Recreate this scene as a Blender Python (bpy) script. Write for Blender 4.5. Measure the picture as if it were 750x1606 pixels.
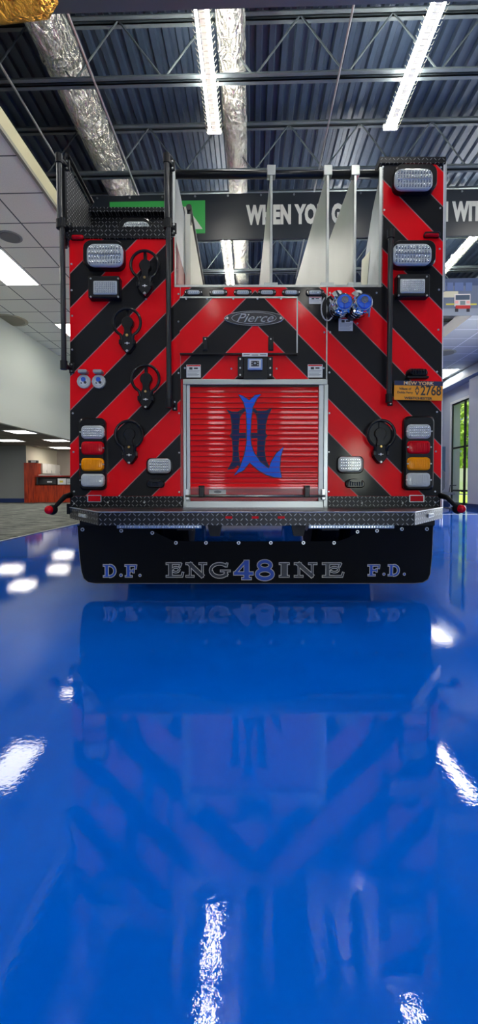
import bpy, bmesh, math, random
from mathutils import Vector, Matrix
random.seed(7)
PI = math.pi
SC = bpy.context.scene
COL = SC.collection
for o in list(bpy.data.objects): bpy.data.objects.remove(o)

# ------------------------------------------------------------------ camera, world, sun, light, exposure
H = 0.72                       # camera height (m)
F = 700.0                      # focal length in pixels of the 750x1606 frame
TH = math.atan(20/F)           # the truck and the camera are turned this much against the building
PH = math.atan(22/F)           # slight downward pitch
cd = bpy.data.cameras.new('camera'); cam = bpy.data.objects.new('camera', cd); COL.objects.link(cam)
cam.location = (0, 0, H); cam.rotation_euler = (PI/2-PH, 0, TH)
cd.sensor_fit = 'VERTICAL'; cd.sensor_height = 36; cd.lens = F/1606*36; cd.shift_y = -21/1606
cd.clip_start = 0.02; cd.clip_end = 300
SC.camera = cam
SC.view_settings.view_transform = 'Standard'; SC.view_settings.look = 'None'
SC.view_settings.gamma = 1; SC.view_settings.use_curve_mapping = False
SC.view_settings.exposure = 0.36
w = bpy.data.worlds.new('world'); SC.world = w; w.use_nodes = True
wn = w.node_tree.nodes; wl = w.node_tree.links
sky = wn.new('ShaderNodeTexSky'); sky.sky_type = 'HOSEK_WILKIE'; sky.turbidity = 3; sky.sun_direction = (-0.35, -0.25, 0.9)
wl.new(sky.outputs[0], wn['Background'].inputs[0]); wn['Background'].inputs[1].default_value = 1.2
sd = bpy.data.lights.new('sun', 'SUN'); sd.energy = 9.0; sd.angle = 0.01; sd.color = (1, .95, .85)
sun = bpy.data.objects.new('sun', sd); COL.objects.link(sun); sun.rotation_euler = (math.radians(-18), math.radians(-28), 0)
def area(name, loc, rot, sx, sy, e, col=(1, 1, 1)):
    l = bpy.data.lights.new(name, 'AREA'); l.shape = 'RECTANGLE'; l.size = sx; l.size_y = sy; l.energy = e; l.color = col
    o = bpy.data.objects.new(name, l); COL.objects.link(o); o.location = loc; o.rotation_euler = rot; return o
# daylight entering by the tall shop windows in the wall behind the photographer
area('window_light_and_fill', (-.5, -9.6, 1.4), (math.radians(90), 0, 0), .5, 1.6, 30, (.93, .97, 1))
area('window_light_and_fill', (2.4, -9.6, 1.4), (math.radians(90), 0, 0), 1.35, 1.6, 62, (.93, .97, 1))
area('window_light_and_fill', (4.4, -9.6, 1.4), (math.radians(90), 0, 0), .6, 1.6, 34, (.90, 1, .85))
# added fill from the unseen part of the right wall, standing in for daylight
area('window_light_and_fill', (6.85, 8.0, 1.9), (0, math.radians(90), 0), 3.2, 5.0, 260, (.92, .96, 1))
STRIP_E = 64.0; PANEL_E = 9.0

# ------------------------------------------------------------------ pixel -> place
def ray(u, v):
    a = (u-375)/F; b = (782-v)/F
    return Vector((a, math.cos(PH)+b*math.sin(PH), -math.sin(PH)+b*math.cos(PH)))
D = 3.0; CX = 0.11             # truck rear plane and truck centre line in the truck's own frame
def S(u, v, p=0.0):            # a point p metres proud of the rear panel, in truck coordinates (x, z)
    r = ray(u, v); t = (D-p)/r.y
    return (r.x*t-CX, H+r.z*t)
def LX(u, p=0.0): return S(u, 760, p)[0]
def LZ(v, p=0.0): return S(375, v, p)[1]
RZ = Matrix.Rotation(TH, 3, 'Z')
def W(u, v, X=None, Y=None, Z=None):   # building frame: where the sight line meets a wall, a cross plane or a level
    r = RZ @ ray(u, v)
    t = X/r.x if X is not None else (Y/r.y if Y is not None else (Z-H)/r.z)
    return Vector((r.x*t, r.y*t, H+r.z*t))

# ------------------------------------------------------------------ materials
MATS = {}
def nodes_of(m): return m.node_tree.nodes, m.node_tree.links
def mat(name, col, rough=.5, metal=0, coat=0, emit=None, es=0, bump=None, bs=.2, bd=.01, spec=None, var=0, trans=0, croug=.05):
    if name in MATS: return MATS[name]
    m = bpy.data.materials.new(name); m.use_nodes = True; n, l = nodes_of(m); p = n['Principled BSDF']
    p.inputs['Base Color'].default_value = (*col, 1); p.inputs['Roughness'].default_value = rough
    p.inputs['Metallic'].default_value = metal; p.inputs['Coat Weight'].default_value = coat; p.inputs['Coat Roughness'].default_value = croug
    p.inputs['Transmission Weight'].default_value = trans
    if spec is not None: p.inputs['Specular IOR Level'].default_value = spec
    if emit: p.inputs['Emission Color'].default_value = (*emit, 1); p.inputs['Emission Strength'].default_value = es
    tc = n.new('ShaderNodeTexCoord'); nz = n.new('ShaderNodeTexNoise'); nz.inputs['Scale'].default_value = bump or 12
    nz.inputs['Detail'].default_value = 4
    l.new(tc.outputs['Object'], nz.inputs['Vector'])
    if bump:
        b = n.new('ShaderNodeBump'); b.inputs['Strength'].default_value = bs; b.inputs['Distance'].default_value = bd
        l.new(nz.outputs['Fac'], b.inputs['Height']); l.new(b.outputs[0], p.inputs['Normal'])
    if var:
        mx = n.new('ShaderNodeMixRGB'); mx.inputs[1].default_value = (*[c*(1-var) for c in col], 1); mx.inputs[2].default_value = (*[min(1, c*(1+var)) for c in col], 1)
        l.new(nz.outputs['Fac'], mx.inputs[0]); l.new(mx.outputs[0], p.inputs['Base Color'])
    MATS[name] = m; return m
def mth(n, l, op, a, b=None, c=None):
    x = n.new('ShaderNodeMath'); x.operation = op
    for i, q in enumerate((a, b, c)):
        if q is None: continue
        if isinstance(q, (int, float)): x.inputs[i].default_value = q
        else: l.new(q, x.inputs[i])
    return x.outputs[0]

black = mat('black_paint', (.006, .007, .009), .3, coat=.15, spec=.3)
blackm = mat('black_satin', (.010, .011, .013), .42, spec=.25, bump=180, bs=.05, bd=.002)
rubber = mat('rubber', (.004, .005, .007), .6, spec=.15, bump=60, bs=.1, bd=.004)
chrome = mat('chrome', (.85, .87, .9), .08, 1)
alu = mat('brushed_aluminium', (.42, .45, .45), .3, 1, bump=40, bs=.05, bd=.004)
alud = mat('satin_aluminium', (.50, .53, .54), .42, .85, var=.1)
steel = mat('bolt_steel', (.6, .62, .62), .3, 1)
redp = mat('red_paint', (.72, .003, .008), .22, coat=.6)
whitep = mat('white_paint', (.78, .78, .76), .5)
labelw = mat('label_white', (.75, .77, .76), .45)
ink = mat('ink_dark', (.03, .03, .035), .5)
redl = mat('red_lens', (.60, .0, .008), .25, spec=.15, coat=.3)
amberl = mat('amber_lens', (.95, .32, .0), .25, spec=.15, coat=.3)
clearl = mat('clear_lens', (.52, .56, .56), .12, coat=.8, bump=90, bs=.5, bd=.004)
ledm = mat('led_reflector', (.80, .83, .86), .15, .85)
bluecap = mat('blue_anodised', (.03, .14, .72), .25, .35, coat=.5)
goldm = mat('brass_screw', (.75, .5, .18), .3, 1)
letblue = mat('letter_blue', (.03, .12, .62), .35)
letblack = mat('letter_charcoal', (.035, .04, .05), .4)
letsilver = mat('letter_silver_outline', (.72, .70, .62), .4)
navy = mat('logo_navy', (.003, .02, .10), .4, spec=.15, coat=.08)
lblue = mat('logo_blue', (.01, .13, .80), .4, spec=.15, coat=.08)

def chevron():
    m = bpy.data.materials.new('chevron_sheeting'); m.use_nodes = True; n, l = nodes_of(m); p = n['Principled BSDF']
    tc = n.new('ShaderNodeTexCoord'); sp = n.new('ShaderNodeSeparateXYZ'); l.new(tc.outputs['Object'], sp.inputs[0])
    xc = LX(400); per = 104*3/F
    ax = mth(n, l, 'ABSOLUTE', mth(n, l, 'SUBTRACT', sp.outputs[0], xc))
    z0 = LZ(509)                 # red begins under this height on the centre line
    v = mth(n, l, 'ADD', mth(n, l, 'DIVIDE', mth(n, l, 'SUBTRACT', z0, mth(n, l, 'ADD', sp.outputs[2], ax)), per), 40)
    fr = mth(n, l, 'FRACT', v)   # 0-.5 red, .5-1 black
    isb = mth(n, l, 'GREATER_THAN', fr, .5)
    e = mth(n, l, 'MINIMUM', mth(n, l, 'ABSOLUTE', mth(n, l, 'SUBTRACT', fr, .5)), mth(n, l, 'MINIMUM', fr, mth(n, l, 'SUBTRACT', 1, fr)))
    edge = mth(n, l, 'LESS_THAN', e, .0085)
    a = n.new('ShaderNodeMixRGB'); a.inputs[1].default_value = (.95, .0, .008, 1); a.inputs[2].default_value = (.012, .012, .013, 1); l.new(isb, a.inputs[0])
    c = n.new('ShaderNodeMixRGB'); c.inputs[2].default_value = (.45, .22, .22, 1); l.new(edge, c.inputs[0]); l.new(a.outputs[0], c.inputs[1])
    l.new(c.outputs[0], p.inputs['Base Color']); p.inputs['Roughness'].default_value = .38; p.inputs['Specular IOR Level'].default_value = .12; p.inputs['Coat Weight'].default_value = .3; p.inputs['Coat Roughness'].default_value = .10
    nz = n.new('ShaderNodeTexNoise'); nz.inputs['Scale'].default_value = 220; l.new(tc.outputs['Object'], nz.inputs[0])
    b = n.new('ShaderNodeBump'); b.inputs['Strength'].default_value = .08; b.inputs['Distance'].default_value = .002
    l.new(nz.outputs[0], b.inputs['Height']); l.new(b.outputs[0], p.inputs['Normal'])
    return m
chev = chevron()
def diamond(name, axes, cell=.027, base=(.012, .013, .016), top=(.30, .31, .32), rough=.3, metal=.5):
    m = bpy.data.materials.new(name); m.use_nodes = True; n, l = nodes_of(m); p = n['Principled BSDF']
    tc = n.new('ShaderNodeTexCoord'); sp = n.new('ShaderNodeSeparateXYZ'); l.new(tc.outputs['Object'], sp.inputs[0])
    A = mth(n, l, 'ADD', mth(n, l, 'DIVIDE', sp.outputs['XYZ'.index(axes[0])], cell), 500)
    B = mth(n, l, 'ADD', mth(n, l, 'DIVIDE', sp.outputs['XYZ'.index(axes[1])], cell), 500)
    fa = mth(n, l, 'SUBTRACT', mth(n, l, 'FRACT', A), .5); fb = mth(n, l, 'SUBTRACT', mth(n, l, 'FRACT', B), .5)
    par = mth(n, l, 'MODULO', mth(n, l, 'ADD', mth(n, l, 'FLOOR', A), mth(n, l, 'FLOOR', B)), 2)
    sg = mth(n, l, 'SUBTRACT', mth(n, l, 'MULTIPLY', par, 2), 1)
    fbs = mth(n, l, 'MULTIPLY', fb, sg)
    U = mth(n, l, 'ADD', fa, fbs); V = mth(n, l, 'SUBTRACT', fa, fbs)
    e = mth(n, l, 'ADD', mth(n, l, 'POWER', mth(n, l, 'DIVIDE', mth(n, l, 'ABSOLUTE', U), .60), 2), mth(n, l, 'POWER', mth(n, l, 'DIVIDE', mth(n, l, 'ABSOLUTE', V), .15), 2))
    h = mth(n, l, 'MAXIMUM', mth(n, l, 'SUBTRACT', 1, e), 0)
    hs = mth(n, l, 'MINIMUM', mth(n, l, 'MULTIPLY', h, 2), 1)
    c = n.new('ShaderNodeMixRGB'); c.inputs[1].default_value = (*base, 1); c.inputs[2].default_value = (*top, 1); l.new(hs, c.inputs[0]); l.new(c.outputs[0], p.inputs['Base Color'])
    b = n.new('ShaderNodeBump'); b.inputs['Strength'].default_value = 1; b.inputs['Distance'].default_value = .004
    l.new(hs, b.inputs['Height']); l.new(b.outputs[0], p.inputs['Normal'])
    p.inputs['Roughness'].default_value = rough; p.inputs['Metallic'].default_value = metal
    return m
dpXZ = diamond('diamond_plate_upright', 'XZ'); dpXY = diamond('diamond_plate_flat', 'XY')
dpYZ = diamond('diamond_plate_side', 'YZ', .028, base=(.05, .05, .05), top=(1, 1, .97), metal=.1)

def floor_mat():
    m = bpy.data.materials.new('blue_epoxy_floor'); m.use_nodes = True; n, l = nodes_of(m); p = n['Principled BSDF']
    tc = n.new('ShaderNodeTexCoord')
    nz = n.new('ShaderNodeTexNoise'); nz.inputs['Scale'].default_value = 1.3; nz.inputs['Detail'].default_value = 5; l.new(tc.outputs['Object'], nz.inputs[0])
    r = n.new('ShaderNodeValToRGB'); r.color_ramp.elements[0].position = .35; r.color_ramp.elements[0].color = (.0, .10, .60, 1)
    r.color_ramp.elements[1].position = .7; r.color_ramp.elements[1].color = (.0, .13, .72, 1); l.new(nz.outputs[0], r.inputs[0]); l.new(r.outputs[0], p.inputs['Base Color'])
    p.inputs['Roughness'].default_value = .6; p.inputs['Specular IOR Level'].default_value = 0
    p.inputs['Coat Weight'].default_value = 1; p.inputs['Coat Roughness'].default_value = .004; p.inputs['Coat IOR'].default_value = 1.40
    n2 = n.new('ShaderNodeTexNoise'); n2.inputs['Scale'].default_value = 75; n2.inputs['Detail'].default_value = 3; l.new(tc.outputs['Object'], n2.inputs[0])
    n3 = n.new('ShaderNodeTexNoise'); n3.inputs['Scale'].default_value = 9; n3.inputs['Detail'].default_value = 2; l.new(tc.outputs['Object'], n3.inputs[0])
    b = n.new('ShaderNodeBump'); b.inputs['Strength'].default_value = .07; b.inputs['Distance'].default_value = .002; l.new(n2.outputs[0], b.inputs['Height'])
    b2 = n.new('ShaderNodeBump'); b2.inputs['Strength'].default_value = .02; b2.inputs['Distance'].default_value = .002; l.new(n3.outputs[0], b2.inputs['Height']); l.new(b.outputs[0], b2.inputs['Normal'])
    l.new(b2.outputs[0], p.inputs['Coat Normal'])
    return m
def grid_mat(name, col, line, tx, ty, x0, y0, w_=.022, rough=.85):
    m = bpy.data.materials.new(name); m.use_nodes = True; n, l = nodes_of(m); p = n['Principled BSDF']
    tc = n.new('ShaderNodeTexCoord'); sp = n.new('ShaderNodeSeparateXYZ'); l.new(tc.outputs['Object'], sp.inputs[0])
    def g(o, t, s):
        f = mth(n, l, 'FRACT', mth(n, l, 'ADD', mth(n, l, 'DIVIDE', mth(n, l, 'SUBTRACT', o, s), t), 100))
        d = mth(n, l, 'MINIMUM', f, mth(n, l, 'SUBTRACT', 1, f)); return mth(n, l, 'LESS_THAN', d, w_/2/t)
    k = mth(n, l, 'MAXIMUM', g(sp.outputs[0], tx, x0), g(sp.outputs[1], ty, y0))
    nz = n.new('ShaderNodeTexNoise'); nz.inputs['Scale'].default_value = 60; nz.inputs['Detail'].default_value = 6; l.new(tc.outputs['Object'], nz.inputs[0])
    s = n.new('ShaderNodeMixRGB'); s.inputs[1].default_value = (*[c*.85 for c in col], 1); s.inputs[2].default_value = (*[c*1.12 for c in col], 1); l.new(nz.outputs[0], s.inputs[0])
    c = n.new('ShaderNodeMixRGB'); c.inputs[2].default_value = (*line, 1); l.new(k, c.inputs[0]); l.new(s.outputs[0], c.inputs[1]); l.new(c.outputs[0], p.inputs['Base Color'])
    p.inputs['Roughness'].default_value = rough
    return m
def carpet_mat():
    m = bpy.data.materials.new('streaked_carpet'); m.use_nodes = True; n, l = nodes_of(m); p = n['Principled BSDF']
    tc = n.new('ShaderNodeTexCoord'); mp = n.new('ShaderNodeMapping'); mp.inputs['Scale'].default_value = (.9, 8, 1); l.new(tc.outputs['Object'], mp.inputs[0])
    nz = n.new('ShaderNodeTexNoise'); nz.inputs['Scale'].default_value = 2.6; nz.inputs['Detail'].default_value = 6; nz.inputs['Roughness'].default_value = .75; l.new(mp.outputs[0], nz.inputs[0])
    r = n.new('ShaderNodeValToRGB'); r.color_ramp.elements[0].position = .44; r.color_ramp.elements[0].color = (.012, .018, .02, 1)
    r.color_ramp.elements[1].position = .58; r.color_ramp.elements[1].color = (.32, .34, .29, 1); l.new(nz.outputs[0], r.inputs[0]); l.new(r.outputs[0], p.inputs['Base Color']); p.inputs['Roughness'].default_value = .95
    return m
def foil_mat(name, col):
    m = bpy.data.materials.new(name); m.use_nodes = True; n, l = nodes_of(m); p = n['Principled BSDF']
    p.inputs['Base Color'].default_value = (*col, 1); p.inputs['Metallic'].default_value = .92; p.inputs['Roughness'].default_value = .22
    tc = n.new('ShaderNodeTexCoord'); mp = n.new('ShaderNodeMapping'); mp.inputs['Scale'].default_value = (6, 2.5, 6); l.new(tc.outputs['Object'], mp.inputs[0])
    nz = n.new('ShaderNodeTexNoise'); nz.inputs['Scale'].default_value = 2.2; nz.inputs['Detail'].default_value = 5; nz.inputs['Distortion'].default_value = 1.2; l.new(mp.outputs[0], nz.inputs[0])
    b = n.new('ShaderNodeBump'); b.inputs['Strength'].default_value = 1; b.inputs['Distance'].default_value = .10; l.new(nz.outputs[0], b.inputs['Height']); l.new(b.outputs[0], p.inputs['Normal'])
    return m
def wood_mat():
    m = bpy.data.materials.new('cherry_wood'); m.use_nodes = True; n, l = nodes_of(m); p = n['Principled BSDF']
    tc = n.new('ShaderNodeTexCoord'); mp = n.new('ShaderNodeMapping'); mp.inputs['Scale'].default_value = (9, 9, 1); l.new(tc.outputs['Object'], mp.inputs[0])
    nz = n.new('ShaderNodeTexNoise'); nz.inputs['Scale'].default_value = 2; nz.inputs['Detail'].default_value = 4; l.new(mp.outputs[0], nz.inputs[0])
    r = n.new('ShaderNodeValToRGB'); r.color_ramp.elements[0].position = .35; r.color_ramp.elements[0].color = (.20, .012, .003, 1)
    r.color_ramp.elements[1].position = .65; r.color_ramp.elements[1].color = (.50, .05, .008, 1); l.new(nz.outputs[0], r.inputs[0]); l.new(r.outputs[0], p.inputs['Base Color']); p.inputs['Roughness'].default_value = .4
    return m

# ------------------------------------------------------------------ mesh helpers
def link(name, bm, m, parent=None, smooth=False):
    me = bpy.data.meshes.new(name)
    bmesh.ops.recalc_face_normals(bm, faces=bm.faces[:])
    bm.to_mesh(me); bm.free(); me.materials.append(m)
    if smooth:
        for f in me.polygons: f.use_smooth = True
    o = bpy.data.objects.new(name, me); COL.objects.link(o)
    if parent is not None: o.parent = parent
    return o
def sharp(o, ang=35):
    me = o.data
    for f in me.polygons: f.use_smooth = True
    try: me.set_sharp_from_angle(angle=math.radians(ang))
    except Exception: pass
    return o
def tag(o, label=None, cat=None, group=None, kind=None):
    if label: o['label'] = label
    if cat: o['category'] = cat
    if group: o['group'] = group
    if kind: o['kind'] = kind
    return o
def empty(name, loc=(0, 0, 0), rz=0):
    o = bpy.data.objects.new(name, None); COL.objects.link(o); o.location = loc; o.rotation_euler = (0, 0, rz); o.empty_display_size = .2; return o
def box(bm, x0, x1, y0, y1, z0, z1):
    v = [bm.verts.new((x, y, z)) for z in (z0, z1) for y in (y0, y1) for x in (x0, x1)]
    for f in ((0, 1, 3, 2), (4, 6, 7, 5), (0, 4, 5, 1), (2, 3, 7, 6), (0, 2, 6, 4), (1, 5, 7, 3)): bm.faces.new([v[i] for i in f])
def bevelled(bm, w_=.004, seg=2):
    bmesh.ops.bevel(bm, geom=bm.edges[:], offset=w_, segments=seg, affect='EDGES', profile=.6); return bm
def B(): return bmesh.new()
def bxo(name, m, parent, x0, x1, y0, y1, z0, z1, bev=0):
    bm = B(); box(bm, x0, x1, y0, y1, z0, z1)
    if bev: bevelled(bm, bev)
    return link(name, bm, m, parent)
def tube(bm, pts, r, seg=12, cap=True):
    pts = [Vector(p) for p in pts]; rings = []
    rr = r if isinstance(r, (list, tuple)) else [r]*len(pts)
    for i, p in enumerate(pts):
        t = (pts[min(i+1, len(pts)-1)]-pts[max(i-1, 0)]).normalized()
        a = t.orthogonal().normalized() if i == 0 else (a-t*a.dot(t)).normalized()
        b = t.cross(a)
        rings.append([bm.verts.new(p+(a*math.cos(2*PI*k/seg)+b*math.sin(2*PI*k/seg))*rr[i]) for k in range(seg)])
    for i in range(len(rings)-1):
        for k in range(seg): bm.faces.new((rings[i][k], rings[i][(k+1) % seg], rings[i+1][(k+1) % seg], rings[i+1][k]))
    if cap: bm.faces.new(rings[0][::-1]); bm.faces.new(rings[-1])
def layered(bm, poly, layers):
    """poly: (x,z) outline; layers: [(y, inset)] from back to front; inset is measured towards the inside (approx.)"""
    cx = sum(p[0] for p in poly)/len(poly); cz = sum(p[1] for p in poly)/len(poly)
    hx = max(abs(p[0]-cx) for p in poly); hz = max(abs(p[1]-cz) for p in poly)
    rings = [[bm.verts.new((cx+(x-cx)*(1-i/hx), y, cz+(z-cz)*(1-i/hz))) for x, z in poly] for y, i in layers]
    n_ = len(poly)
    for a, b in zip(rings, rings[1:]):
        for k in range(n_): bm.faces.new((a[k], a[(k+1) % n_], b[(k+1) % n_], b[k]))
    bm.faces.new(rings[0][::-1]); bm.faces.new(rings[-1])
def rr(x0, z0, x1, z1, r, n_=5):
    x0, x1 = min(x0, x1), max(x0, x1); z0, z1 = min(z0, z1), max(z0, z1)
    r = min(r, (x1-x0)/2*.99, (z1-z0)/2*.99); out = []
    for cx, cz, a0 in ((x1-r, z1-r, 0), (x0+r, z1-r, 90), (x0+r, z0+r, 180), (x1-r, z0+r, 270)):
        for k in range(n_+1):
            a = math.radians(a0+90*k/n_); out.append((cx+r*math.cos(a), cz+r*math.sin(a)))
    return out
def prr(u0, v0, u1, v1, r, p=0):        # rounded rectangle from pixel corners, r in pixels
    a = S(u0, v0, p); b = S(u1, v1, p); return rr(a[0], a[1], b[0], b[1], r*(D-p)/F)
def disc(cx, cz, r, n_=24, rz=None): return [(cx+r*math.cos(2*PI*k/n_), cz+(rz or r)*math.sin(2*PI*k/n_)) for k in range(n_)]
def flat(bm, poly, y, th=.001):
    layered(bm, poly, [(y, 0), (y-th, 0)])
def ribbon(bm, pts, w_, y, th=.0008, ext=0):
    P = [Vector(p) for p in pts]
    if ext:
        if (P[0]-P[-1]).length > 1e-5:
            P[0] = P[0]+(P[0]-P[1]).normalized()*ext; P[-1] = P[-1]+(P[-1]-P[-2]).normalized()*ext
    L = []; R = []; closed = (P[0]-P[-1]).length < 1e-5
    for i in range(len(P)):
        if closed: a, b = P[(i-1) % (len(P)-1)], P[(i+1) % (len(P)-1)]
        else: a, b = P[max(i-1, 0)], P[min(i+1, len(P)-1)]
        t = (b-a).normalized(); nn = Vector((-t.y, t.x)); L.append(P[i]+nn*w_/2); R.append(P[i]-nn*w_/2)
    for i in range(len(P)-1):
        q = (L[i], L[i+1], R[i+1], R[i])
        f = [bm.verts.new((a.x, y-th, a.y)) for a in q]; g = [bm.verts.new((a.x, y, a.y)) for a in q]
        bm.faces.new(f)
        for k in range(4): bm.faces.new((f[k], f[(k+1) % 4], g[(k+1) % 4], g[k]))
def text_mesh(name, s, size, m, parent, loc, offset=0, ext=.0008, sx=1, shear=0, rot=None, align='CENTER', spacing=1):
    c = bpy.data.curves.new(name, 'FONT'); c.body = s; c.size = size; c.extrude = ext; c.offset = offset; c.align_x = align; c.align_y = 'CENTER'; c.shear = shear; c.space_character = spacing; c.resolution_u = 3
    t = bpy.data.objects.new(name, c); COL.objects.link(t)
    dg = bpy.context.evaluated_depsgraph_get(); dg.update()
    me = bpy.data.meshes.new_from_object(t.evaluated_get(dg)); bpy.data.objects.remove(t)
    me.transform(Matrix.Diagonal((sx, 1, 1, 1))); me.transform(Matrix.Rotation(PI/2, 4, 'X'))
    me.materials.clear(); me.materials.append(m)
    o = bpy.data.objects.new(name, me); COL.objects.link(o); o.parent = parent; o.location = loc
    if rot: o.rotation_euler = rot
    return o
def fit(o, x0, x1, z0, z1):
    xs = [v.co.x for v in o.data.vertices]; zs = [v.co.z for v in o.data.vertices]
    kx_ = (x1-x0)/(max(xs)-min(xs)); kz_ = (z1-z0)/(max(zs)-min(zs))
    for v in o.data.vertices: v.co.x = x0+(v.co.x-min(xs))*kx_; v.co.z = z0+(v.co.z-min(zs))*kz_
    o.location.x = 0; o.location.z = 0
def copy_tree(o, parent=None):
    c = o.copy(); COL.objects.link(c); c.parent = parent
    for ch in list(o.children): copy_tree(ch, c)
    return c

# ================================================================== STRUCTURE
XL, XR, YB, YF = -14.0, 6.95, -10.0, 20.3
ZD = H+6.42
def struct(name, bm, m): return tag(link(name, bm, m), kind='structure')
FX = W(60, 836, Z=0).x                       # the edge between the blue floor and the carpet
bm = B(); box(bm, FX, XR, YB, YF, -.1, 0); struct('floor', bm, floor_mat())
bm = B(); box(bm, XL, FX-.02, YB, YF, -.1, .004); struct('floor_carpet', bm, carpet_mat())
bm = B(); box(bm, FX-.03, FX+.01, YB, YF, -.02, .008); struct('trim_1', bm, mat('transition_strip', (.35, .37, .37), .4, .6))
tY = W(720, 806.5, Z=0).y
bm = B(); box(bm, 3.6, XR, tY-.03, tY+.03, -.02, .006); struct('trim_2', bm, MATS['transition_strip'])
# steel roof deck with trapezoid ribs running front to back
bm = B(); x = XL; prof = []
while x < XR+.2:
    prof += [(x, ZD), (x+.075, ZD), (x+.095, ZD+.055), (x+.165, ZD+.055)]; x += .19
a = [bm.verts.new((q[0], YB, q[1])) for q in prof]; b_ = [bm.verts.new((q[0], YF, q[1])) for q in prof]
for i in range(len(prof)-1): bm.faces.new((a[i], a[i+1], b_[i+1], b_[i]))
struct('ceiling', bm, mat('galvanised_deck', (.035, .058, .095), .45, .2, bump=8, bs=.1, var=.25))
bm = B(); box(bm, XL, XR+.3, YB, YF, ZD+.07, ZD+.2); struct('ceiling_slab', bm, mat('roof_insulation', (.3, .3, .3), .9))
wallw = mat('painted_wall', (.50, .54, .55), .7, bump=90, bs=.05, bd=.003)
wallr = mat('pale_blue_wall', (.52, .57, .64), .7)
# right wall with the tall window opening
WY0, WY1 = W(743, 700, X=XR).y, W(708, 700, X=XR).y
WZ0, WZ1 = .05, W(708, 635, X=XR).z
bm = B()
box(bm, XR, XR+.3, YB, 5.5, 0, ZD+.07); box(bm, XR, XR+.3, 10.5, WY0, 0, ZD+.07); box(bm, XR, XR+.3, 5.5, 10.5, 3.5, ZD+.07); box(bm, XR, XR+.3, 5.5, 10.5, 0, .3); box(bm, XR, XR+.3, WY1, YF+.3, 0, ZD+.07); box(bm, XR, XR+.3, WY0, WY1, WZ1, ZD+.07); box(bm, XR, XR+.3, WY0, WY1, -.02, WZ0)  # the nearer opening is unseen, added for the right-hand fill light
struct('wall_right', bm, wallr)
bm = B(); box(bm, XR-.22, XR+.02, WY0-.75, WY0-.12, 0, H+3.25); struct('wall_pier', bm, mat('pale_pier', (.62, .66, .70), .7))
bm = B(); box(bm, XR-.015, XR+.01, YB, WY0-.76, 0, .13); box(bm, XR-.015, XR+.01, WY1+.02, YF, 0, .13); box(bm, XR-.24, XR-.21, WY0-.77, WY0-.1, 0, .13); struct('baseboard_right', bm, mat('navy_base', (.01, .03, .12), .4))
bm = B(); box(bm, XL-.3, XR+.3, YF, YF+.3, 0, ZD+.07); struct('wall_back', bm, mat('back_wall_paint', (.48, .42, .36), .8))
bm = B(); box(bm, XL-.3, XL, YB, YF, 0, ZD+.07); struct('wall_left', bm, wallw)
bm = B(); box(bm, XL-.3, XR+.3, YB-.3, YB, 0, .6); box(bm, XL-.3, XR+.3, YB-.3, YB, 2.2, ZD+.07)
box(bm, XL-.3, -.8, YB-.3, YB, .6, 2.2); box(bm, -.2, 1.7, YB-.3, YB, .6, 2.2); box(bm, 3.1, 4.1, YB-.3, YB, .6, 2.2); box(bm, 4.7, XR+.3, YB-.3, YB, .6, 2.2); struct('wall_front', bm, wallw)
# left dropped ceiling, its fascia and the soffit wall
ZL = H+4.18; XF = -2.97; XS = -6.27; ZS = H+1.545
tile = grid_mat('ceiling_tile_left', (.80, .82, .74), (.10, .12, .12), .725, .725, XF, 9.35, .024)
bm = B(); box(bm, XS, XF, YB, YF, ZL, ZL+.03); struct('ceiling_left', bm, tile)
bm = B(); box(bm, XF, XF+.02, YB, YF, ZL-.01, ZL+.25); struct('trim_3', bm, mat('cream_fascia', (.50, .47, .30), .6))
bm = B(); box(bm, XF-.012, XF+.03, YB, YF, ZL-.02, ZL+.03); struct('trim_4', bm, mat('fascia_edge', (.25, .25, .2), .6))
bm = B(); box(bm, XS-.12, XS, YB, YF, ZS, ZD); struct('wall_soffit', bm, mat('soffit_paint', (.62, .66, .58), .75, bump=90, bs=.05, bd=.003))
tile2 = grid_mat('ceiling_tile_low', (.22, .20, .17), (.06, .06, .06), .6, .6, 0, 0, .03)
bm = B(); box(bm, XL, XS-.12, YB, YF, ZS, ZS+.04); struct('ceiling_low', bm, tile2)
# reception nook walls
bm = B(); box(bm, XL, -8.955, 17.495, 17.5, 0, ZS); struct('wall_nook', bm, mat('grey_partition', (.22, .23, .23), .8))
bm = B(); box(bm, XL, -8.95, 17.48, 17.5, 0, .17); struct('baseboard_nook', bm, MATS['navy_base'])
bm = B(); box(bm, -9.05, -8.95, 17.5, YF, 0, ZS); struct('wall_reception', bm, mat('cream_paint', (.80, .72, .55), .8))
# right dropped ceiling
ZR = H+3.75; XRF = 4.9
bm = B(); box(bm, XRF, XR, 10.05, YF, ZR, ZR+.03); struct('ceiling_right', bm, grid_mat('ceiling_tile_right', (.50, .52, .49), (.95, .95, .95), .675, .675, XRF, 10.4, .022))
bm = B(); box(bm, XRF-.02, XRF, 10.05, YF, ZR-.01, ZR+.27); box(bm, XRF-.02, XR, 10.03, 10.05, ZR-.01, ZR+.27); struct('trim_5', bm, mat('pale_fascia', (.5, .53, .52), .6))
# long ventilation soffit along the right wall (rounded lower face)
bm = B(); pr = [(XR, ZR), (XR-.03, ZR)]+[(XR-.03-.0-.25*math.sin(t*PI/2/6), ZR-.42*t/6) for t in range(1, 7)]+[(XR, ZR-.46)]
a = [bm.verts.new((q[0], 10.05, q[1])) for q in pr]; b_ = [bm.verts.new((q[0], YF, q[1])) for q in pr]
for i in range(len(pr)-1): bm.faces.new((a[i], a[i+1], b_[i+1], b_[i]))
bm.faces.new(a)
struct('trim_6', bm, mat('soffit_band', (.46, .53, .60), .55))
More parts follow.
